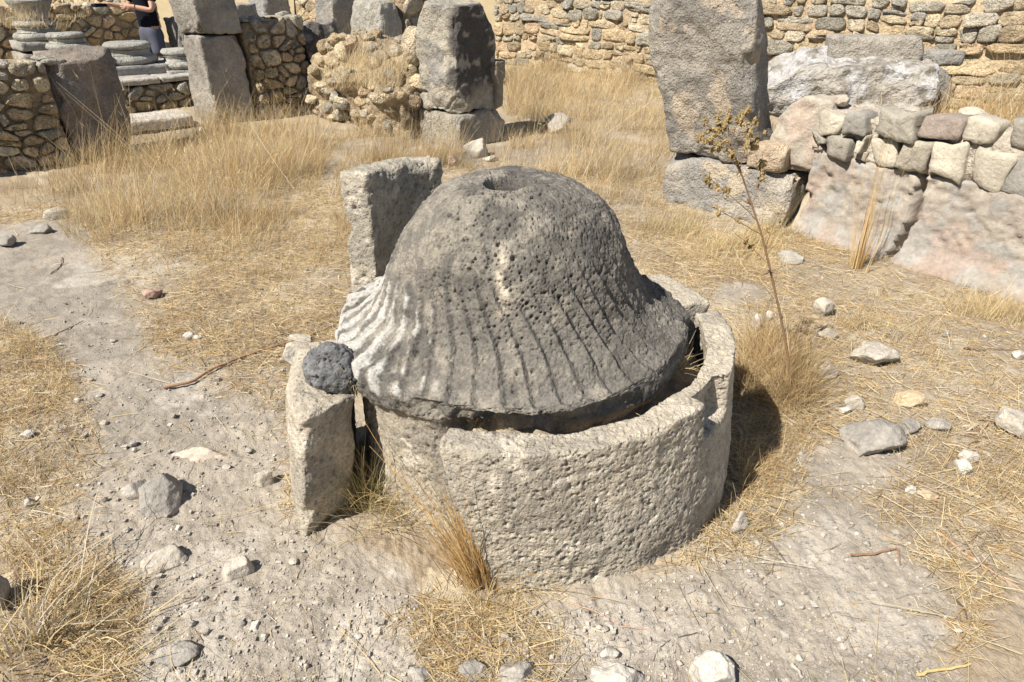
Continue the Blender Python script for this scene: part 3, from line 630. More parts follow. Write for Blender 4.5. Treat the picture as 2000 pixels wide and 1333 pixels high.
# --- low plastered wall at the right ---
Wa = G(1552, 452)[:2]; Wb = G(2000, 590)[:2]; Wb = Wb + (Wb - Wa) / np.hypot(*(Wb - Wa)) * 0.9
d = (Wb - Wa); LW = float(np.hypot(*d)); d /= LW; nW = np.array([d[1], -d[0]]); nW = nW if nW @ Wa < 0 else -nW
mid = G(1760, 510); zled = HZ(mid, 335); ztop = HZ(mid, 232)
lw = empty('plastered_wall', (Wa[0], Wa[1], 0), 'low ruined wall with cracked pinkish plaster below and rough stones on top', 'wall')
V, F = rough_block((LW, 0.55, zled + 0.06), 0.014, 0.03, 0.014, 65, f=5); V[:, 0] += LW / 2; V[:, 1] -= 0.275; V[:, 2] -= 0.06
crk = []
for q in [(1802, 335), (1790, 395), (1780, 432), (1764, 462), (1756, 478), (1738, 503), (1733, 516)]:
    a = (q[0] - 1000) / FPX; b = -(q[1] - 666.5) / FPX; dr = np.array([a, cP + b * sP, -sP + b * cP]); t = (Wa @ nW) / (dr[:2] @ nW); hit = dr * t
    crk.append(((hit[:2] - Wa) @ d, hit[2] + CAM_H))
crk = np.array(crk); dist = np.full(len(V), 9.0); vz = np.c_[V[:, 0], V[:, 2]] + 0.012 * np.c_[noise(V, 18, 3), noise(V, 18, 4)]
for i in range(len(crk) - 1):
    p0, p1 = crk[i], crk[i + 1]; e = p1 - p0; t = np.clip(((vz - p0) @ e) / (e @ e), 0, 1); dist = np.minimum(dist, np.hypot(*(vz - p0 - t[:, None] * e).T))
front = V[:, 1] > -0.10
V[:, 1] -= front * (np.clip(1 - dist / 0.022, 0, 1) ** 0.5 * 0.16 + 0.055 * np.clip(fbm(V, 11, 5, 66, 0.65), 0.0, 1) * (0.3 + 0.7 * sstep(0.15, 0.42, V[:, 2])) + 0.012 * fbm(V, 25, 3, 69) + 0.03 * sstep(0.02, 0.05, dist) * sstep(0.30, 0.05, dist) * (V[:, 0] > np.interp(V[:, 2], crk[::-1, 1], crk[::-1, 0])) * 0.3)
V[:, 1] += front * 0.06 * sstep(0.15, 0.0, V[:, 2])
Wl = np.c_[d * V[:, :1] + nW * V[:, 1:2], V[:, 2]]
pc = stonecol(V, (0.40, 0.352, 0.292), (0.36, 0.31, 0.26), 67, 5.0, 0.0, (0.36, 0.335, 0.30), -0.02)
pc = mixc(pc, np.tile((0.40, 0.28, 0.22), (len(V), 1)), sstep(0.12, 0.35, fbm(V * [1, 1, 1.6], 4.2, 4, 68)) * 0.45 * sstep(0.5, 0.35, V[:, 2]))
mk('plaster_face', Wl, F if np.cross(np.r_[d, 0], np.r_[nW, 0])[2] > 0 else F[:, ::-1], M_PLASTER, pc, lw)
V, F = rough_block((LW, 0.46, ztop - zled), 0.02, 0.05, 0.03, 69, f=6); V[:, 0] += LW / 2; V[:, 1] -= 0.265; V[:, 2] += zled - 0.03
V[:, 2] += 0.03 * fbm(V * [1, 1, 0], 5, 3, 70) * (V[:, 2] > zled + 0.1)
Wl = np.c_[d * V[:, :1] + nW * V[:, 1:2], V[:, 2]]
mk('mortar_core', Wl, F if np.cross(np.r_[d, 0], np.r_[nW, 0])[2] > 0 else F[:, ::-1], M_MORTAR, stonecol(V, (0.52, 0.46, 0.38), (0.44, 0.385, 0.31), 71, 6, 0, (0.50, 0.40, 0.33), -0.2), lw)
LWP = [(0.52, 0.45, 0.36), (0.46, 0.42, 0.35), (0.54, 0.48, 0.38), (0.49, 0.405, 0.34), (0.42, 0.39, 0.34), (0.56, 0.50, 0.40)]
rng = np.random.default_rng(12)
for i, a in enumerate(coursed_cells(LW, ztop - zled + 0.02, 0.25, 0.16, 1.0, 66)):
    V, F = stone_from_poly(a, 0.008 * rng.uniform(0.5, 2.0), 0.022 * rng.uniform(0.4, 1.5), 6600 + i, 18, 0); V[:, 1] -= 0.018; V[:, 2] += zled - 0.015
    mkpoly('stone', np.c_[d * V[:, :1] + nW * V[:, 1:2], V[:, 2]], F, M_ROCK, np.array(LWP[rng.integers(6)]) * rng.uniform(0.66, 0.95), lw)
for i in range(9):
    w = rng.uniform(0.10, 0.22); V, F = rock_mesh((w, 0.16, rng.uniform(0.06, 0.11)), 730 + i, 10, 14, 0.10, 0.0); V = V + [0.1 + i * 0.32 + rng.uniform(-0.08, 0.08), -0.15 - rng.uniform(0, 0.2), ztop + 0.0]
    mk('stone', np.c_[d * V[:, :1] + nW * V[:, 1:2], V[:, 2]], F if np.cross(np.r_[d, 0], np.r_[nW, 0])[2] > 0 else F[:, ::-1], M_ROCK, stonecol(V, np.array(LWP[i % 6]), np.array(LWP[i % 6]) * 0.8, 740 + i, 7), lw)

V, F = rough_block((0.40, 0.34, ztop - ZB + 0.0), 0.014, 0.03, 0.03, 790, cuts=[((-1, 0.2, 1), 0.22, 0.03), ((1, -0.3, 0.5), 0.21, 0.02)], f=8); V = V + [-0.13, -0.20, ZB + 0.01]
mk('stone', np.c_[d * V[:, :1] + nW * V[:, 1:2], V[:, 2]], F if np.cross(np.r_[d, 0], np.r_[nW, 0])[2] > 0 else F[:, ::-1], M_ROCK, stonecol(V, (0.46, 0.37, 0.30), (0.43, 0.38, 0.31), 791, 6), lw)
# --- whitewashed lump and dark block behind the low wall ---
c = px_at(1640, 6.4); V, F = rough_block((1.45, 0.75, 0.53), 0.02, 0.12, 0.08, 72, f=5, cuts=[((-1, -0.3, 1.4), 0.42, 0.08)]); V = place(V, c, np.array([0.92, -0.38]), np.array([0.38, 0.92]), 0.42)
wc = stonecol(V, (0.50, 0.485, 0.47), (0.42, 0.38, 0.325), 73, 7, 0.0, (0.26, 0.235, 0.20), -0.1)
tag(mk('mortar_mass', V, F, M_MORTAR, wc), 'lumpy fallen mortar mass with white crust behind the tall pier', 'masonry')
for i, (px_, y_, la, lb, z0, z1, cc, lab) in enumerate([(1790, 6.3, 0.75, 0.42, 0.88, 1.12, ((0.52, 0.46, 0.37), (0.42, 0.38, 0.32)), 'upper flat block with a dark broken end in front of the back wall'),
                                                      (1868, 6.1, 0.9, 0.45, 0.40, 0.87, ((0.33, 0.30, 0.26), (0.26, 0.24, 0.21)), 'dark lower block half hidden by reeds behind the low wall'),
                                                      (1880, 6.5, 0.5, 0.3, 0.86, 1.0, ((0.42, 0.39, 0.34), (0.34, 0.32, 0.29)), 'small grey block next to the upper flat block')]):
    c = px_at(px_, y_); V, F = rough_block((la, lb, z1 - z0), 0.025, 0.04, 0.02, 75 + i, cuts=[((1, -0.3, 0.4), la * 0.52, 0.05)]); V = place(V + [-la / 2, lb / 2, 0], c, np.array([0.97, -0.24]), np.array([0.24, 0.97]), z0)
    tag(mk('fallen_block', V, F, M_HEWN, stonecol(V, cc[0], cc[1], 78 + i, 4)), lab, 'block')

# --- collapsed wall between middle pier and dark pier ---
heap = empty('ruined_wall_core', (*(C2[:2] - U * 1.4), 0), 'collapsed heap of tan mortar and fieldstones left of the cracked pier', 'ruin')
H0 = C2[:2] - U * 0.62 + W_ * 0.25
hc = H0 - U * 1.12
def heaploc(V): return V - np.array([*(C2[:2] - U * 1.4), 0])
V, F = rough_block((2.0, 0.8, 0.90), 0.03, 0.16, 0.17, 80, f=3.5, cuts=[((0, -1, 0.75), 0.42, 0.1), ((-1, -0.2, 0.8), 0.95, 0.08)]); Wl = place(V, hc, U, W_, -0.05)
mk('mortar_core', heaploc(Wl), F, M_MORTAR, stonecol(Wl, (0.44, 0.345, 0.225), (0.34, 0.265, 0.175), 81, 4, 0, (0.26, 0.20, 0.14), -0.2), heap)
rng = np.random.default_rng(9); nn_ = vnormals(Wl, F); cand = Wl[(nn_[:, 2] > -0.1) & (nn_[:, 1] < 0.35) & (Wl[:, 2] > 0.02)]
for i in range(120):
    q = cand[rng.integers(len(cand))]; s = rng.uniform(0.08, 0.26)
    V, F = rock_mesh((s * rng.uniform(0.9, 1.6), s, s * rng.uniform(0.6, 0.95)), 800 + i, 9, 9, 0.09, 0.2)
    Wl = place(V, q[:2], U, W_, q[2]); c = np.array(STONES_TAN[rng.integers(7)]) * rng.uniform(0.85, 1.15)
    mk('stone', heaploc(Wl), F, M_RUBBLE, stonecol(Wl, c, c * 0.75, 820 + i, 5), heap)
pale = G(800, 130); c = C2[:2] - U * 0.78 + W_ * 0.1
V, F = rock_mesh((0.30, 0.30, 0.42), 860, 16, 8, 0.06, 0.4); Wl = place(V, c, U, W_, 0.92); mk('stone', heaploc(Wl), F, M_RUBBLE, stonecol(Wl, (0.62, 0.52, 0.38), (0.54, 0.45, 0.32), 861, 5), heap)

# ------------------------------------------------------------------ dry grass, litter, gravel
STRAW = np.array([(0.74, 0.59, 0.33), (0.80, 0.66, 0.40), (0.68, 0.51, 0.26), (0.60, 0.43, 0.21), (0.82, 0.71, 0.48), (0.66, 0.51, 0.29)])
BROWN = np.array([(0.46, 0.30, 0.14), (0.56, 0.38, 0.18), (0.36, 0.24, 0.13), (0.62, 0.46, 0.25)])
GREYS = np.array([(0.62, 0.54, 0.42), (0.52, 0.45, 0.36), (0.72, 0.65, 0.52), (0.44, 0.36, 0.27)])
ORANGE = np.array([(0.66, 0.41, 0.15), (0.72, 0.47, 0.19), (0.58, 0.34, 0.12), (0.76, 0.55, 0.27)])
GREEN = np.array([(0.30, 0.30, 0.11), (0.40, 0.36, 0.15), (0.50, 0.44, 0.20), (0.66, 0.54, 0.28), (0.72, 0.60, 0.34)])
def blades(name, root, up, side, L, wd, cols, segs=3, droop=0.0, curl=None, parent=None, taper=0.25, loc=None):
    """ribbons: root (n,3), up (n,3) unit, side (n,3) bend direction, L, wd (n)"""
    n = len(root); t = np.linspace(0, 1, segs + 1)
    up = up / np.linalg.norm(up, axis=1, keepdims=True)
    c = np.cross(up, side); c /= np.linalg.norm(c, axis=1, keepdims=True) + 1e-9
    tw = np.random.default_rng(n + segs).uniform(0, math.pi, n)[:, None]; c = c * np.cos(tw) + np.cross(up, c) * np.sin(tw)
    bend = curl if curl is not None else np.zeros(n)
    V = np.zeros((n, segs + 1, 2, 3), np.float32)
    for k, tk in enumerate(t):
        p = root + up * (L * tk)[:, None] + side * (L * bend * tk * tk)[:, None]; p[:, 2] -= droop * L * tk * tk
        w = (wd * (1 - (1 - taper) * tk) * 0.5)[:, None]; V[:, k, 0] = p - c * w; V[:, k, 1] = p + c * w
    F = []
    for k in range(segs): F.append(np.stack([k * 2 + np.zeros(n), k * 2 + 1 + np.zeros(n), k * 2 + 3 + np.zeros(n), k * 2 + 2 + np.zeros(n)], 1) + (np.arange(n) * (segs + 1) * 2)[:, None])
    F = np.concatenate(F).astype(np.int32); C = np.repeat(cols, (segs + 1) * 2, axis=0)
    return mk(name, V.reshape(-1, 3), F, M_STRAW, C, parent, smooth=False, loc=loc)
def rnd_dir(rng, n): a = rng.uniform(0, 2 * math.pi, n); return np.c_[np.cos(a), np.sin(a), 0 * a]
def pick(rng, pal, n, var=0.15): return pal[rng.integers(len(pal), size=n)] * rng.uniform(1 - var, 1 + var, (n, 1))
def pal_mix(rng, n, mixw):
    out = np.zeros((n, 3)); ch = rng.choice(len(mixw), n, p=np.array([m[1] for m in mixw]) / sum(m[1] for m in mixw))
    for i, (p_, _) in enumerate(mixw): k = ch == i; out[k] = pick(rng, p_, k.sum())
    return out
def in_mill(x, y, extra=0.0): return np.hypot(x - MC[0], y - MC[1]) < 0.80 + extra
# flat litter
rng = np.random.default_rng(77)
n = 420000; lx = rng.uniform(-1, 1, n); dd = np.exp(rng.uniform(math.log(0.9), math.log(6.5), n)); aa = rng.uniform(-46, 46, n) * math.pi / 180
lx = np.sin(aa) * dd; ly = np.cos(aa) * dd
lt = litter(lx, ly); keep = (rng.uniform(0, 1, n) < (lt * 0.75 + 0.012) * np.clip(dd / 2.2, 0.35, 1)) & ~in_mill(lx, ly, -0.02)
keep &= fill_h(lx, ly) < 0.05; lx, ly = lx[keep][:165000], ly[keep][:165000]; n = len(lx); lt = lt[keep][:165000]
dd = np.hypot(lx, ly)
h = gh(lx, ly) + rng.uniform(0.0, 0.014, n) * (0.3 + lt)
d3 = rnd_dir(rng, n); d3[:, 0] += 0.35; d3[:, 2] = rng.normal(0.04, 0.14, n)
L = rng.lognormal(math.log(0.045), 0.6, n).clip(0.012, 0.24)
blades('straw_litter', np.c_[lx, ly, h], d3, rnd_dir(rng, n), L, rng.uniform(0.0011, 0.0030, n) * (0.8 + 0.10 * dd), pal_mix(rng, n, ((STRAW, 0.62), (BROWN, 0.20), (GREYS, 0.18))), 2, curl=rng.normal(0, 0.25, n), taper=0.6)
tag(bpy.data.objects['straw_litter'], 'dry straw and chaff lying flat over the soil', 'litter', None, 'stuff')
# standing grass zones: outline on the ground in photo pixels, number, mean height, palette mix, lean
def zone(poly, n, Lm, mixw, seed, lean=0.35, wd=0.0022, name='dry_grass', label='', clump=0.85, z=None, avoid=True, bias=(0.15, 0.0), heads=False):
    rng = np.random.default_rng(seed); W = np.array([G(*p)[:2] if z is None else G(*p, z)[:2] for p in poly]); lo, hi = W.min(0), W.max(0); X = []
    tot = 0
    for it in range(60):
        q = rng.uniform(lo, hi, (n * 2, 2)); q = q[inpoly(q[:, 0], q[:, 1], [tuple(w) for w in W])]
        dens = sstep(-0.25, 0.3, fbm(np.c_[q, 0 * q[:, 0]], 2.6, 3, seed)) * clump + (1 - clump); q = q[rng.uniform(0, 1, len(q)) < dens]; X.append(q); tot += len(q)
        if tot >= n: break
    q = np.concatenate(X)[:n]
    if avoid: q = q[~in_mill(q[:, 0], q[:, 1], 0.02)]
    n = len(q); zz = gh(q[:, 0], q[:, 1], False) - 0.01 if z is None else np.full(n, z)
    u = rnd_dir(rng, n) * np.abs(rng.normal(0, lean, n))[:, None]; u[:, 2] = 1.0; u[:, 0] += bias[0]; u[:, 1] += bias[1]
    nq = np.c_[q, 0 * q[:, 0]]; hv = 0.35 + 1.25 * sstep(-0.3, 0.35, fbm(nq, 1.9, 3, seed + 4))
    L = Lm * hv * rng.lognormal(-0.1, 0.38, n); dist = np.hypot(q[:, 0], q[:, 1])
    if heads:
        un = u / np.linalg.norm(u, axis=1, keepdims=True); tip = np.c_[q, zz] + un * (L * 0.93)[:, None]; tip[:, 2] -= 0.12 * L; k = rng.uniform(0, 1, n) < 0.6; tip = np.repeat(tip[k], 3, 0) + rng.normal(0, 0.008, (3 * k.sum(), 3)); m_ = len(tip)
        uu = np.repeat(un[k], 3, 0) + rng.normal(0, 0.35, (m_, 3)); tag(blades('seed_heads', tip, uu, rnd_dir(rng, m_), rng.uniform(0.02, 0.05, m_), rng.uniform(0.003, 0.007, m_), pal_mix(rng, m_, mixw), 2, taper=0.3), 'dry seed heads of the ' + label, 'grass', None, 'stuff')
    o = blades(name, np.c_[q, zz], u, rnd_dir(rng, n), L, wd * rng.uniform(0.6, 1.3, n) * (0.7 + 0.11 * dist), pal_mix(rng, n, mixw) * (1 + 0.35 * fbm(nq, 2.2, 3, seed + 9))[:, None], 3, droop=0.12 if heads else 0.14, curl=rng.normal(0, 0.22, n), taper=0.25)
    return tag(o, label, 'grass', None, 'stuff')
GOLD = ((STRAW, 0.66), (BROWN, 0.2), (GREYS, 0.14)); MIX = ((STRAW, 0.6), (BROWN, 0.25), (GREYS, 0.15))
zone([(120, 470), (120, 390), (250, 310), (430, 262), (560, 262), (650, 300), (610, 400), (480, 445), (330, 478), (190, 490)], 14000, 0.27, GOLD, 401, 0.50, clump=0.85, label='stand of tall golden dry grass before the shaded walls', bias=(0.10, 0.0))
zone([(150, 470), (160, 390), (270, 310), (430, 262), (600, 262), (650, 300), (610, 400), (480, 445)], 700, 0.44, ((STRAW, 0.8), (BROWN, 0.2)), 421, 0.55, label='long loose straws standing above the golden grass', bias=(-0.1, 0), wd=0.0026, heads=True)
zone([(985, 170), (1120, 160), (1270, 205), (1300, 380), (1180, 380), (1000, 300)], 500, 0.42, ((STRAW, 0.6), (BROWN, 0.4)), 422, 0.55, label='long loose straws standing above the pale grass', heads=True)
zone([(0, 370), (120, 350), (230, 300), (420, 255), (560, 250), (420, 300), (200, 380), (60, 430), (0, 430)], 3000, 0.24, ((STRAW, 0.6), (BROWN, 0.4)), 402, 0.35, label='straggling brown dry grass at the foot of the shaded wall')
zone([(430, 440), (620, 400), (680, 300), (860, 300), (930, 330), (860, 370), (690, 420), (680, 560), (420, 540), (300, 490)], 12000, 0.10, MIX, 403, 0.6, label='short dry grass between the mill and the cracked pier')
zone([(985, 135), (1120, 125), (1290, 165), (1350, 210), (1330, 330), (1290, 420), (1180, 400), (1060, 340), (930, 330), (990, 290)], 24000, 0.25, MIX, 404, 0.5, clump=0.85, label='tall pale dry grass between the cracked pier and tall pier')
zone([(560, 290), (700, 250), (810, 280), (905, 300), (880, 330), (700, 330)], 3500, 0.2, MIX, 405, 0.4, label='dry grass at the foot of the collapsed wall')
zone([(1150, 400), (1290, 410), (1540, 455), (1760, 515), (2010, 595), (2020, 660), (1750, 590), (1500, 560), (1300, 500), (1200, 450)], 13000, 0.085, ((STRAW, 0.62), (BROWN, 0.15), (GREYS, 0.1), (GREEN, 0.13)), 406, 0.55, label='short dry grass along the foot of the plastered wall')
zone([(1440, 690), (1500, 660), (1570, 740), (1600, 830), (1560, 930), (1500, 985), (1440, 985)], 7000, 0.17, ((BROWN, 0.5), (STRAW, 0.5)), 407, 0.9, label='tangle of dry grass in the shade right of the kerb stone', avoid=True, clump=0.2)
zone([(1640, 600), (1800, 620), (2010, 700), (2010, 1000), (1850, 1000), (1700, 860), (1600, 700)], 5000, 0.07, MIX, 408, 0.9, label='thin trampled dry grass among loose stones at the right')
zone([(-40, 600), (110, 690), (180, 800), (170, 900), (110, 1040), (-40, 1060)], 4500, 0.06, MIX, 409, 0.9, label='thin trampled dry grass left of the path')
zone([(620, 145), (700, 120), (800, 130), (780, 175), (640, 180)], 1400, 0.17, GOLD, 411, 0.5, label='tuft line of golden grass on top of the collapsed wall', z=0.78, avoid=False)
zone([(1690, 235), (2010, 240), (2010, 300), (1850, 262), (1720, 250)], 1500, 0.26, ((BROWN, 0.5), (STRAW, 0.5)), 412, 0.45, label='tall brown reeds growing on the earth behind the plastered wall', wd=0.003, z=0.52)
zone([(1480, 250), (1620, 235), (1750, 225), (1720, 245), (1600, 262), (1500, 300)], 300, 0.18, MIX, 413, 0.5, label='few dry stems behind the tall pier foot', z=0.52)
zone([(0, 60), (130, 60), (180, 30), (0, 30)], 500, 0.10, GOLD, 414, 0.5, label='pale dry grass on top of the far shaded wall', z=1.12)
# gravel and crumbs
rng = np.random.default_rng(5); bm_p, bm_f = cube_sphere(1)
n = 26000; dd = np.exp(rng.uniform(math.log(0.95), math.log(4.2), n)); aa = np.radians(rng.uniform(-44, 44, n)); gx_, gy_ = np.sin(aa) * dd, np.cos(aa) * dd
k = (rng.uniform(0, 1, n) < (1 - 0.75 * litter(gx_, gy_))) & ~in_mill(gx_, gy_, 0.0); gx_, gy_ = gx_[k], gy_[k]; n = len(gx_)
sz = rng.lognormal(math.log(0.0030), 0.55, n).clip(0.0015, 0.014)
sh = rng.uniform(0.6, 1.3, (n, 1, 3)) * (1 + 0.25 * rng.normal(size=(n, len(bm_p), 1)).clip(-1.5, 1.5)); sh[:, :, 2] *= 0.7
Vg = bm_p[None] * sh * sz[:, None, None] + np.c_[gx_, gy_, gh(gx_, gy_) + sz * 0.3][:, None]
Fg = (bm_f[None] + (np.arange(n) * len(bm_p))[:, None, None]).reshape(-1, 4)
cg = np.repeat(pick(rng, np.array([(0.50, 0.45, 0.385), (0.44, 0.395, 0.34), (0.38, 0.34, 0.29), (0.58, 0.53, 0.46), (0.33, 0.30, 0.26)]), n), len(bm_p), 0)
tag(mk('gravel', Vg.reshape(-1, 3), Fg, M_ROCK, cg, smooth=False), 'crumbs and small gravel scattered on the bare soil', 'gravel', None, 'stuff')

# ------------------------------------------------------------------ tufts that stand out
def tuft(p, n, Lm, pal, seed, label, spread=0.04, lean=0.4, bias=(0, 0), wd=0.0026, droop=0.15, cat='grass tuft', name='grass_tuft', curl=0.25):
    rng = np.random.default_rng(seed); p = np.array(p, float); a = rnd_dir(rng, n) * np.abs(rng.normal(0, spread, n))[:, None]
    u = a / spread * lean * 0.6 + rnd_dir(rng, n) * np.abs(rng.normal(0, lean * 0.6, n))[:, None]; u[:, 2] = 1; u[:, 0] += bias[0]; u[:, 1] += bias[1]
    o = blades(name, a, u, rnd_dir(rng, n), Lm * rng.lognormal(-0.15, 0.4, n), wd * rng.uniform(0.5, 1.3, n), pal_mix(rng, n, pal), 4, droop=droop, curl=rng.normal(0, curl, n), taper=0.3, loc=[float(v) for v in p])
    return tag(o, label, cat)
q = G(935, 1130); tuft((q[0], q[1] - 0.02, q[2]), 330, 0.27, ((ORANGE, 0.75), (STRAW, 0.25)), 501, 'orange dry grass tuft at the foot of the big kerb stone', 0.035, 0.38, (-0.28, 0.12), 0.0032, 0.05)
q = G(720, 985); tuft(q, 420, 0.26, ((GREEN, 0.45), (STRAW, 0.55)), 502, 'greenish straw tuft filling the gap between the two front kerb stones', 0.075, 0.6, (0.0, 0.0), 0.0026, 0.25)
q = G(800, 1010); tuft(q, 260, 0.20, ((STRAW, 0.7), (GREEN, 0.3)), 503, 'drooping pale straw tuft leaning against the slanted kerb end', 0.06, 0.7, (-0.2, -0.1), 0.0026, 0.35)
q = G(690, 770, 0.44); tuft(q, 60, 0.16, ((GREEN, 0.7), (STRAW, 0.3)), 504, 'few green and dry stems beside the lava lump', 0.02, 0.5, (0.1, -0.2), 0.003, 0.4)
q = G(925, 825, 0.42); tuft(q, 60, 0.085, ((STRAW, 0.6), (GREEN, 0.4)), 505, 'small straw tuft under the broken millstone rim', 0.02, 0.6, (0, -0.1), 0.002)
q = G(1325, 715, 0.47); tuft(q, 80, 0.10, ((STRAW, 0.8), (GREEN, 0.2)), 506, 'dry tuft in the crack where millstone skirt meets kerb', 0.025, 0.8, (0, -0.1), 0.002, 0.3)
q = G(1200, 780, 0.43); tuft(q, 40, 0.13, ((STRAW, 0.9), (GREEN, 0.1)), 507, 'fallen straws lying in the gap behind the big kerb stone', 0.04, 2.0, (-0.8, 0), 0.002, 0.4)
q = G(1672, 525); tuft(q, 70, 0.55, ((ORANGE, 0.6), (STRAW, 0.4)), 508, 'tall thin upright straw stalks before the cracked plaster', 0.035, 0.10, (-0.02, 0.0), 0.0045, 0.0, curl=0.05)
q = G(70, 1265); tuft(q, 430, 0.17, ((STRAW, 0.55), (GREYS, 0.35), (GREEN, 0.1)), 509, 'thick tangled clump of dry oat grass beside the shaded boulder', 0.10, 0.8, (0.1, 0.1), 0.0045, 0.3, curl=0.5)
q = G(1080, 1120); tuft(q, 70, 0.09, ((ORANGE, 0.5), (STRAW, 0.5)), 510, 'short dry stems under the middle of the big kerb stone', 0.06, 0.7, (0.2, -0.1), 0.0024)
q = G(1010, 1140); tuft(q, 900, 0.07, ((STRAW, 1.0),), 511, 'matted golden chaff below the orange tuft', 0.10, 2.2, (0, -0.3), 0.002, 0.3, name='straw_mat', cat='straw')
q = G(940, 1210); tuft(q, 1500, 0.06, ((STRAW, 1.0),), 512, 'wide mat of golden chaff spilling onto the bare soil', 0.13, 3.0, (0, -0.3), 0.002, 0.3, name='straw_mat', cat='straw')
q = G(1440, 1040); tuft(q, 160, 0.10, ((STRAW, 0.7), (GREYS, 0.3)), 513, 'dry tuft around the small upright stone', 0.07, 0.8, (0.2, -0.1), 0.0022)
q = G(1540, 780); tuft(q, 200, 0.16, ((STRAW, 0.6), (BROWN, 0.4)), 514, 'dry tangle at the foot of the tall dead weed', 0.07, 0.9, (-0.2, 0), 0.0026)

# ------------------------------------------------------------------ tall dead weed, sticks
def tube(P, R, n=6):
    P = np.array(P, float); R = np.broadcast_to(R, len(P)); T_ = np.gradient(P, axis=0); T_ /= np.linalg.norm(T_, axis=1, keepdims=True) + 1e-9
    a = np.cross(T_, [0.31, 0.22, 0.93]); a /= np.linalg.norm(a, axis=1, keepdims=True) + 1e-9; b = np.cross(T_, a); t = np.linspace(0, 2 * math.pi, n, endpoint=False)
    V = P[None] + (np.cos(t)[:, None, None] * a[None] + np.sin(t)[:, None, None] * b[None]) * np.array(R)[None, :, None]
    return V.reshape(-1, 3), grid_faces(n, len(P), True)
def curve(p0, p1, k=8, sag=0.02, seed=0):
    rng = np.random.default_rng(seed); t = np.linspace(0, 1, k)[:, None]; p0, p1 = np.array(p0, float), np.array(p1, float)
    return p0 + (p1 - p0) * t + np.sin(t * math.pi) * rng.normal(size=3) * sag + rng.normal(size=(k, 3)) * sag * 0.12
wb = G(1545, 775); weed = empty('dead_weed', wb, 'tall dead brown weed with branching dry flower heads leaning before the tall pier', 'plant')
def wpt(px, py, y): 
    a = (px - 1000) / FPX; b = -(py - 666.5) / FPX; t = y / (cP + b * sP); return np.array([a * t, y, CAM_H + t * (-sP + b * cP)]) - wb
Y0 = wb[1]; WC = (0.28, 0.17, 0.10)
stem = [wpt(1545, 775, Y0), wpt(1540, 700, Y0 + .01), wpt(1525, 620, Y0 + .01), wpt(1505, 530, Y0 + .02), wpt(1488, 460, Y0 + .02), wpt(1468, 400, Y0 + .03), wpt(1445, 330, Y0 + .03), wpt(1425, 280, Y0 + .04)]
V, F = tube(stem, np.linspace(0.0055, 0.0025, len(stem))); mk('stem', V, F, M_WOOD, WC, weed)
rng = np.random.default_rng(3)
BR = [((1488, 460), (1375, 395)), ((1478, 430), (1365, 330)), ((1468, 400), (1490, 300)), ((1455, 360), (1385, 245)), ((1445, 330), (1470, 235)), ((1425, 280), (1430, 215)), ((1425, 280), (1375, 230)), ((1430, 290), (1355, 262)), ((1440, 320), (1482, 262)), ((1500, 515), (1430, 450)), ((1495, 490), (1530, 400)), ((1435, 300), (1400, 215)), ((1425, 280), (1450, 205))]
for i, (a, b) in enumerate(BR):
    P = curve(wpt(*a, Y0 + .03), wpt(*b, Y0 + 0.03 + rng.uniform(-0.10, 0.10)), 7, 0.012, 30 + i); V, F = tube(P, np.linspace(0.002, 0.0009, 7), 5); br = mk('branch', V, F, M_WOOD, WC, weed)
    heads = 16 if i not in (0, 9, 10) else 6; m_p, m_f = cube_sphere(3); hv, hf = [], []
    for k in range(heads):
        t = rng.uniform(0.45, 1.0); c = P[int(t * 6)] + rng.normal(0, 0.009, 3); r = rng.uniform(0.0035, 0.0075)
        v = m_p * r * (1 + 0.8 * noise(m_p + k * 3 + i, 2.8, 4))[:, None] * [rng.uniform(0.6, 1.6), 1, rng.uniform(0.8, 2.0)] + c; hf.append(m_f + len(m_p) * k); hv.append(v)
    for k in range(heads): mk('flower_head', hv[k], m_f, M_STRAW, np.array((0.56, 0.42, 0.20)) * rng.uniform(0.7, 1.15), br, smooth=False)
for i in range(14):
    t = rng.uniform(0.3, 0.95); k = int(t * 7); c = np.array(stem[k]); e = c + rng.normal(0, 0.02, 3); V, F = tube([c, (c + e) / 2, e], [0.0035, 0.004, 0.001], 4); mk('withered_leaf', V, F, M_WOOD, (0.22, 0.14, 0.08), weed)
def stick(pts, r, label, col=(0.36, 0.22, 0.13), seed=0, name='dry_stick', lift=0.008, group=None):
    P = []
    for px_, py_ in pts: g = G(px_, py_); P.append((g[0], g[1], g1(g[0], g[1]) + lift + r))
    P = np.array(P); t = np.linspace(0, len(P) - 1, len(P) * 4); Q = np.c_[[np.interp(t, np.arange(len(P)), P[:, k]) for k in range(3)]].T; Q += np.random.default_rng(seed).normal(0, r * 0.35, Q.shape)
    o0 = Q[0].copy(); V, F = tube(Q - o0, r * np.linspace(1.1, 0.7, len(Q)), 6); return tag(mk(name, V, F, M_WOOD, col, loc=o0), label, 'stick', group)
stick([(322, 768), (375, 755), (430, 722), (480, 702), (540, 682), (600, 662), (655, 640)], 0.0065, 'long bent brown stick lying from the path up to the millstone', seed=1, lift=0.012)
stick([(1880, 690), (1925, 692), (1985, 691)], 0.005, 'short dark twig beside the small white stone in thin grass', (0.2, 0.14, 0.1), 2)
stick([(1482, 1040), (1505, 1070), (1535, 1106)], 0.003, 'thin dark twig pointing away from the small upright stone', (0.16, 0.12, 0.09), 3)
stick([(1660, 1090), (1700, 1088), (1750, 1076), (1758, 1108)], 0.0035, 'brown forked twig on bare crumbly soil', (0.32, 0.18, 0.11), 4)
stick([(1828, 1042), (1880, 1085), (1940, 1128), (2010, 1172)], 0.0042, 'long straight pale brown reed lying across the soil edge', (0.48, 0.30, 0.19), 5)
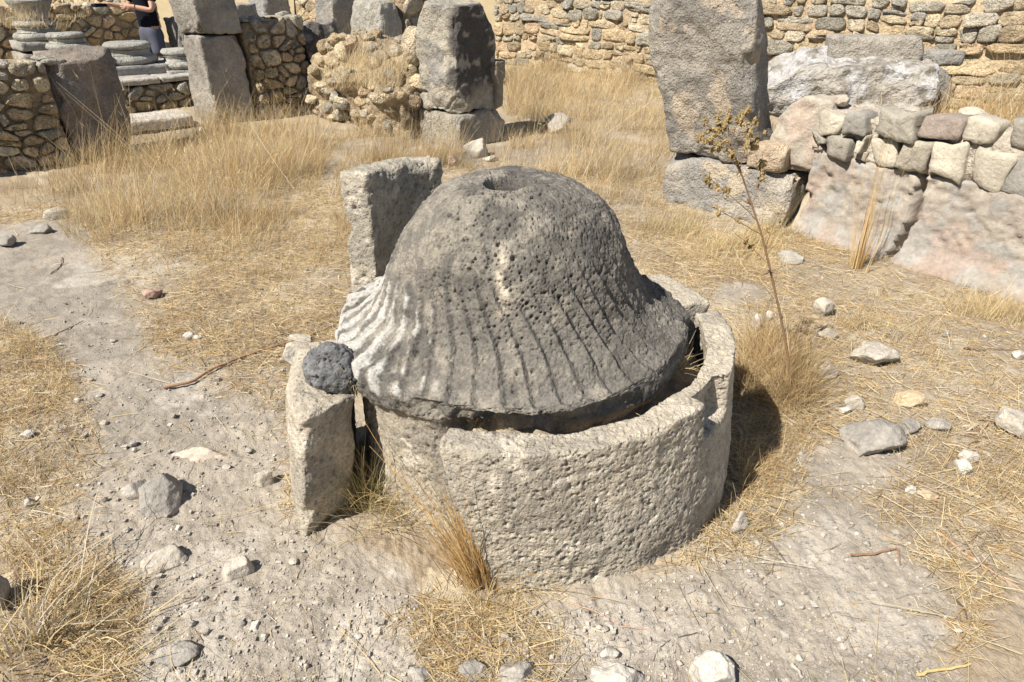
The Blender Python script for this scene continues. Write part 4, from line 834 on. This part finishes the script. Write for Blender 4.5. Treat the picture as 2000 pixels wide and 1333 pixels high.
stick([(1925, 1120), (1900, 1150), (1862, 1180)], 0.003, 'thin tan stalk crossing under the long reed', (0.52, 0.38, 0.2), 6)
stick([(1860, 1175), (1880, 1195), (1888, 1220)], 0.0028, 'small black curved twig below the thin tan stalk', (0.13, 0.1, 0.08), 7)
stick([(1790, 1322), (1840, 1312), (1890, 1302)], 0.0045, 'short yellow straw stalk at the lower soil edge', (0.6, 0.44, 0.2), 8)
stick([(1275, 1300), (1282, 1275), (1310, 1255), (1360, 1243)], 0.002, 'black wiry root curling between the two pale half-buried rocks', (0.12, 0.1, 0.08), 9)
stick([(1105, 1180), (1160, 1195), (1215, 1228), (1275, 1236)], 0.002, 'thin reddish stem lying below the big kerb stone', (0.5, 0.33, 0.24), 10)
stick([(1545, 1305), (1560, 1320), (1568, 1333)], 0.005, 'short grey hooked twig on the lower soil', (0.42, 0.38, 0.33), 11)
stick([(65, 680), (110, 660), (165, 632)], 0.004, 'long faint brown twig in straw left of the path', (0.38, 0.28, 0.18), 12)
stick([(30, 722), (90, 724), (150, 712)], 0.003, 'thin brown curved twig near the path edge', (0.35, 0.26, 0.17), 13)
stick([(100, 540), (120, 525), (123, 508)], 0.003, 'little dark bent twig on the grey upper path', (0.25, 0.2, 0.15), 14)

# ------------------------------------------------------------------ loose stones
R_ = [
 (318, 968, 120, 70, 'large pitted grey rock sticking out of the path with a sharp shadow', GREY, 0.35, 1.0), (270, 962, 60, 40, 'lower grey shoulder rock joined to the pitted path rock', GREY, 0.5, 1.0),
 (330, 1092, 92, 42, 'flat half-buried pale rock on the path below the pitted rock', PALE, 0.6, 0.8), (466, 1112, 66, 62, 'rounded half-buried clod-like rock on the open path', PALE, 0.6, 0.9),
 (18, 474, 44, 26, 'small grey stone with black shadow on the upper path', GREY, 0.3, 1.0), (78, 448, 52, 26, 'grey stone bedded in the upper path by the tall grass', GREY, 0.5, 1.0), (114, 418, 50, 30, 'pale stone half under the tall golden grass', PALE, 0.4, 1.0),
 (300, 577, 44, 24, 'broken reddish terracotta piece lying in brown straw', PINK, 0.2, 0.8), (372, 664, 26, 18, 'white pebble pair member larger one in straw by the path', WHITE, 0.2, 1.0), (388, 665, 18, 14, 'white pebble pair member smaller one in straw by the path', WHITE, 0.2, 1.0),
 (60, 857, 28, 16, 'pale stone in trampled grass left of the path', WHITE, 0.3, 1.0), (64, 990, 26, 20, 'angular pale stone at the left path edge', PALE, 0.3, 1.0),
 (575, 695, 66, 46, 'flat pale rock lying behind the lava lump', PALE, 0.4, 1.2), (590, 660, 70, 20, 'flat tan stone flush with the straw near the stick end', PALE, 0.6, 0.8),
 (1606, 608, 44, 40, 'round pale ball-like stone in short grass', PALE, 0.15, 1.0), (1476, 636, 34, 46, 'upright grey white stone near the kerb', WHITE, 0.2, 0.8), (1500, 622, 20, 20, 'tiny pale stone behind the upright grey white stone', WHITE, 0.2, 1.0),
 (1702, 698, 92, 52, 'large pale pointed stone right of the dead weed', PALE, 0.3, 0.9), (1612, 726, 46, 44, 'whitish blocky stone right beside the dead weed', WHITE, 0.3, 0.9), (1590, 712, 36, 34, 'tan stone touching the whitish blocky stone', TANS, 0.4, 0.9),
 (1612, 656, 52, 26, 'grey flat stone between ball-like stone and pointed stone', GREY, 0.4, 0.8), (1668, 786, 50, 36, 'crumbled pinkish stone below the pointed stone', PALE, 0.3, 1.0), (1650, 800, 26, 18, 'small white crumb beside the crumbled pinkish stone', WHITE, 0.3, 1.0),
 (1776, 782, 84, 42, 'long tan rounded stone under leaf litter', TANS, 0.35, 0.6), (1770, 838, 50, 34, 'grey stone in front of the long tan stone', GREY, 0.4, 1.0), (1830, 836, 50, 28, 'tan grey stone among white withered leaves', GREY, 0.4, 0.8),
 (1700, 856, 135, 60, 'broad flat grey slab of rock with an undercut edge', GREY, 0.4, 0.9), (1974, 832, 74, 60, 'large pale faceted boulder near the withered leaves', PALE, 0.25, 1.0),
 (1874, 916, 40, 36, 'white knobbly stone below the withered leaves', WHITE, 0.25, 1.0), (1886, 896, 42, 24, 'white flat stone leaning on the knobbly one', WHITE, 0.3, 1.0), (1774, 963, 22, 22, 'small bright white pebble on the crumbly soil', WHITE, 0.2, 1.0), (1808, 972, 42, 16, 'flat tan sherd beside the bright white pebble', TANS, 0.3, 0.6),
 (1440, 1030, 36, 56, 'small upright pale stone wedged at the kerb corner', PALE, 0.2, 0.7), (1206, 1318, 104, 66, 'large white half-buried rock at the lower edge', WHITE, 0.45, 0.8), (1394, 1306, 112, 72, 'second large white half-buried rock beside the wiry root', WHITE, 0.45, 0.8), (1190, 1275, 44, 24, 'small pale rock touching the large white half-buried rock', WHITE, 0.5, 0.8),
 (1004, 1318, 84, 40, 'dark grey rough bedded rock at the end of the chaff mat', GREY, 0.5, 0.8), (924, 1308, 66, 34, 'grey bedded rock next to the dark rough one', GREY, 0.55, 0.8), (820, 1318, 60, 40, 'grey bedded rock at the edge of the open path', GREY, 0.6, 0.8),
 (1986, 698, 26, 20, 'small white stone at the end of the dark twig', WHITE, 0.2, 1.0), (350, 1275, 90, 36, 'low grey rock under the oat grass shadow', GREY, 0.6, 0.8), (385, 888, 130, 52, 'flush pinkish flagstone worn into the path', ((0.52, 0.43, 0.35), (0.47, 0.40, 0.33)), 0.97, 0.7),
 (520, 935, 44, 60, 'pale crusty rock against the short kerb stone', PALE, 0.5, 0.6), (930, 292, 60, 46, 'pale fragment fallen at the foot of the cracked pier', PALE, 0.25, 1.0), (884, 318, 26, 26, 'small pinkish stone before the cracked pier', PINK, 0.2, 1.0), (958, 312, 34, 14, 'thin pale flake right of the fallen fragment', PALE, 0.3, 0.8),
 (1088, 248, 70, 40, 'grey bush-like rough stone in the tall pale grass', GREY, 0.3, 1.0), (6, 1160, 70, 110, 'dark rounded boulder behind the oat grass clump', GREY, 0.2, 1.0), (1530, 690, 70, 60, 'shaded tan boulder behind the kerb under dry grass', TANS, 0.4, 1.0), (1545, 500, 60, 24, 'grey stone at the corner of the tall pier base', GREY, 0.4, 1.0),
]
for i, (px_, py_, w, h, lab, pal, sink, dep) in enumerate(R_): rock(px_, py_, w, h, lab, pal, 40 + i, sink=sink, depth=dep, n=18 if w > 60 else 10, rough=0.10)
rng = np.random.default_rng(21)
PB = [(205, 828), (196, 775), (155, 788), (222, 670), (262, 872), (265, 885), (443, 915), (488, 883), (385, 1130), (575, 1105), (400, 1175), (305, 1235), (330, 1235), (378, 1225), (250, 1045), (1372, 1070), (1495, 1210), (1523, 1180), (1565, 1188), (1690, 1065), (1697, 1285), (1870, 1235), (1815, 1245), (1640, 1250), (1325, 1298), (1425, 1298), (1560, 1290), (1170, 1228), (1180, 1232), (1140, 1235), (1295, 1190), (1395, 1195), (585, 1290), (600, 1305), (335, 1310), (352, 1318), (660, 1330), (475, 1225), (520, 1250), (70, 905), (210, 985), (1985, 640), (1605, 1050), (1845, 660), (700, 1245)]
for i, (a, b) in enumerate(PB): rock(a, b, rng.uniform(10, 20), rng.uniform(8, 13), ['small beige pebble lying loose on bare soil', 'small dark grey pebble lying loose on bare soil', 'small whitish pebble lying loose on bare soil'][i % 3], [PALE, GREY, WHITE][i % 3], 300 + i, ['beige pebbles on the soil', 'grey pebbles on the soil', 'whitish pebbles on the soil'][i % 3], 'pebble', 0.25, n=5, cat='pebble')
# withered white leaves at the right
rng = np.random.default_rng(8); n = 46; c0 = np.array([G(1900 + rng.uniform(-50, 90), 845 + rng.uniform(-35, 45)) for _ in range(n)]); d3 = rnd_dir(rng, n); d3[:, 2] = rng.uniform(0.1, 0.7, n)
blades('withered_leaves', c0 + [0, 0, 0.012], d3, rnd_dir(rng, n), rng.uniform(0.06, 0.16, n), rng.uniform(0.006, 0.013, n), pick(rng, np.array([(0.74, 0.66, 0.54), (0.6, 0.5, 0.38), (0.5, 0.38, 0.26)]), n), 5, droop=0.6, curl=rng.normal(0, 0.6, n), taper=0.5)
tag(bpy.data.objects['withered_leaves'], 'curled white withered leaves heaped by the pale boulder', 'leaves', None, 'stuff')

# ------------------------------------------------------------------ person behind the column bases
pp = px_at(296, 11.0); person = empty('person', (pp[0], pp[1], 0), 'person in black polo shirt and grey blue shorts, one arm across the chest', 'person')
person.rotation_euler = (0, 0, math.radians(-25))
def skin(name, verts, edges, radii, mat, col, parent, sub=2, rootv=0):
    me = bpy.data.meshes.new(name); me.from_pydata(verts, edges, []); o = bpy.data.objects.new(name, me); COL.objects.link(o); o.parent = parent
    md = o.modifiers.new('skin', 'SKIN'); md.use_smooth_shade = True
    for i, r in enumerate(radii):
        sv = me.skin_vertices[0].data[i]; sv.radius = (r, r) if not isinstance(r, tuple) else r; sv.use_root = (i == rootv)
    s_ = o.modifiers.new('sub', 'SUBSURF'); s_.levels = sub; s_.render_levels = sub
    m = mat.copy(); b = m.node_tree.nodes['Principled BSDF']
    for l in list(b.inputs['Base Color'].links): m.node_tree.links.remove(l)
    b.inputs['Base Color'].default_value = (*col, 1); me.materials.append(m); return o
SK = (0.55, 0.33, 0.23)
def hand(base, fw, sd, up_, lst):
    base, fw, sd, up_ = map(np.array, (base, fw, sd, up_)); vs, es, rs = [], [], []
    off = len(lst[0]); w = lst[3]; lst[0].append(tuple(base + fw * 0.05)); lst[1].append((w, off)); lst[2].append((0.034, 0.018)); palm = off
    for k, (o_, l_) in enumerate(((-0.030, 0.062), (-0.010, 0.075), (0.010, 0.070), (0.028, 0.055))):
        a = len(lst[0]); lst[0] += [tuple(base + fw * 0.09 + sd * o_), tuple(base + fw * (0.09 + l_ * 0.5) + sd * o_ * 1.1 - up_ * 0.008), tuple(base + fw * (0.09 + l_ * 0.9) + sd * o_ * 1.1 - up_ * 0.026)]
        lst[1] += [(palm, a), (a, a + 1), (a + 1, a + 2)]; lst[2] += [0.010, 0.009, 0.0075]
    a = len(lst[0]); lst[0] += [tuple(base + fw * 0.045 - sd * 0.045), tuple(base + fw * 0.08 - sd * 0.058 - up_ * 0.01)]; lst[1] += [(palm, a), (a, a + 1)]; lst[2] += [0.011, 0.009]
bv = [(0, 0, 0.95), (0, 0, 1.10), (0, -0.01, 1.28), (0, -0.01, 1.43), (0, -0.03, 1.52), (0, -0.06, 1.60), (0, -0.06, 1.70),
      (-0.09, 0, 0.90), (-0.10, -0.01, 0.50), (-0.10, 0.02, 0.09), (-0.10, -0.15, 0.04), (0.09, 0, 0.90), (0.10, -0.01, 0.50), (0.10, 0.02, 0.09), (0.10, -0.15, 0.04),
      (-0.19, -0.01, 1.40), (-0.27, -0.06, 1.16), (-0.36, -0.28, 1.22), (0.19, -0.01, 1.40), (0.25, -0.09, 1.14), (0.02, -0.25, 1.20)]
be = [(0, 1), (1, 2), (2, 3), (3, 4), (4, 5), (5, 6), (0, 7), (7, 8), (8, 9), (9, 10), (0, 11), (11, 12), (12, 13), (13, 14), (3, 15), (15, 16), (16, 17), (3, 18), (18, 19), (19, 20)]
brd = [(0.15, 0.11), (0.135, 0.10), (0.15, 0.11), (0.12, 0.09), 0.055, (0.075, 0.085), (0.07, 0.08), 0.085, 0.06, 0.04, 0.04, 0.085, 0.06, 0.04, 0.04, 0.055, 0.043, 0.03, 0.055, 0.043, 0.03]
lst = [bv, be, brd, 17]; hand(bv[17], (-0.4, -0.9, 0.1), (0.9, -0.4, 0), (0, 0, 1), lst); lst[3] = 20; hand(bv[20], (-0.85, -0.5, 0.05), (0, 0, 1), (0.5, -0.85, 0), lst)
skin('body', bv, be, brd, M_SKIN, SK, person)
skin('shirt', [(0, 0, 0.90), (0, 0, 1.10), (0, -0.01, 1.28), (0, -0.01, 1.42), (-0.19, -0.01, 1.40), (-0.245, -0.045, 1.24), (0.19, -0.01, 1.40), (0.235, -0.06, 1.24), (0, -0.02, 1.475)], [(0, 1), (1, 2), (2, 3), (3, 4), (4, 5), (3, 6), (6, 7), (3, 8)], [(0.185, 0.14), (0.17, 0.13), (0.18, 0.13), (0.14, 0.105), 0.08, 0.068, 0.08, 0.068, 0.065], M_CLOTH, (0.012, 0.012, 0.018), person, rootv=1)
skin('shorts', [(0, 0, 0.98), (0, 0, 0.88), (-0.085, 0, 0.78), (-0.105, -0.01, 0.50), (0.085, 0, 0.78), (0.105, -0.01, 0.50)], [(0, 1), (1, 2), (2, 3), (1, 4), (4, 5)], [0.14, 0.15, 0.115, 0.10, 0.115, 0.10], M_CLOTH, (0.11, 0.115, 0.15), person)
skin('hair', [(0, -0.03, 1.66), (0, -0.04, 1.74), (0, 0.0, 1.70)], [(0, 1), (0, 2)], [0.075, 0.075, 0.07], M_CLOTH, (0.06, 0.04, 0.03), person)
skin('wristwatch', [(0.085, -0.215, 1.19), (0.065, -0.225, 1.193)], [(0, 1)], [0.038, 0.038], M_CLOTH, (0.01, 0.01, 0.012), person, 1)
for sx in (-1, 1):
    skin('shoe', [(sx * 0.10, 0.05, 0.05), (sx * 0.10, -0.07, 0.045), (sx * 0.10, -0.19, 0.035)], [(0, 1), (1, 2)], [0.05, 0.052, 0.04], M_CLOTH, (0.08, 0.08, 0.09), person, 1)
    m_p, m_f = cube_sphere(4); mk('eye', m_p * 0.011 + [sx * 0.03, -0.142, 1.645], m_f, M_SKIN, (0.03, 0.02, 0.02), person)
m_p, m_f = cube_sphere(5); mk('nose', m_p * [0.014, 0.022, 0.022] + [0, -0.15, 1.615], m_f, M_SKIN, SK, person); mk('mouth', m_p * [0.026, 0.008, 0.006] + [0, -0.138, 1.575], m_f, M_SKIN, (0.4, 0.16, 0.13), person)
for sx in (-1, 1): mk('ear', m_p * [0.012, 0.02, 0.032] + [sx * 0.083, -0.05, 1.63], m_f, M_SKIN, SK, person)
# camera bag-like dark case held out in the hand
V, F = rough_block((0.09, 0.20, 0.045), 0.02, 0.01, 0.001, 3, chip=0); a = math.radians(-25); hx, hy = -0.40, -0.42
V = V + [hx, hy, 1.19]; V = np.c_[V[:, 0] * math.cos(a) - V[:, 1] * math.sin(a) + pp[0], V[:, 0] * math.sin(a) + V[:, 1] * math.cos(a) + pp[1], V[:, 2]]
tag(mk('dark_case', V, F, M_CLOTH, (0.015, 0.015, 0.018)), 'small black case held out in the hand of the person', 'case')

for i, (px_, py_, w, z_, lab) in enumerate([(915, 812, 60, 0.43, 'broken brown mortar lump wedged under the millstone rim'), (985, 818, 70, 0.42, 'pale mortar lump between the rim and the big kerb stone'), (1060, 815, 55, 0.42, 'dark basalt fragment lying in the gap behind the big kerb stone'), (1290, 745, 46, 0.44, 'tan crumb stuck in the gap at the right of the millstone')]):
    g = G(px_, py_, z_); rock(px_, py_, w, w * 0.6, lab, (TANS, PALE, DARK, TANS)[i], 900 + i, sink=0.2, pt=(g[0], g[1] + 0.02, 0), z0=z_ - 0.02, n=14, rough=0.14, name='mortar_lump' if i != 2 else 'basalt_fragment')
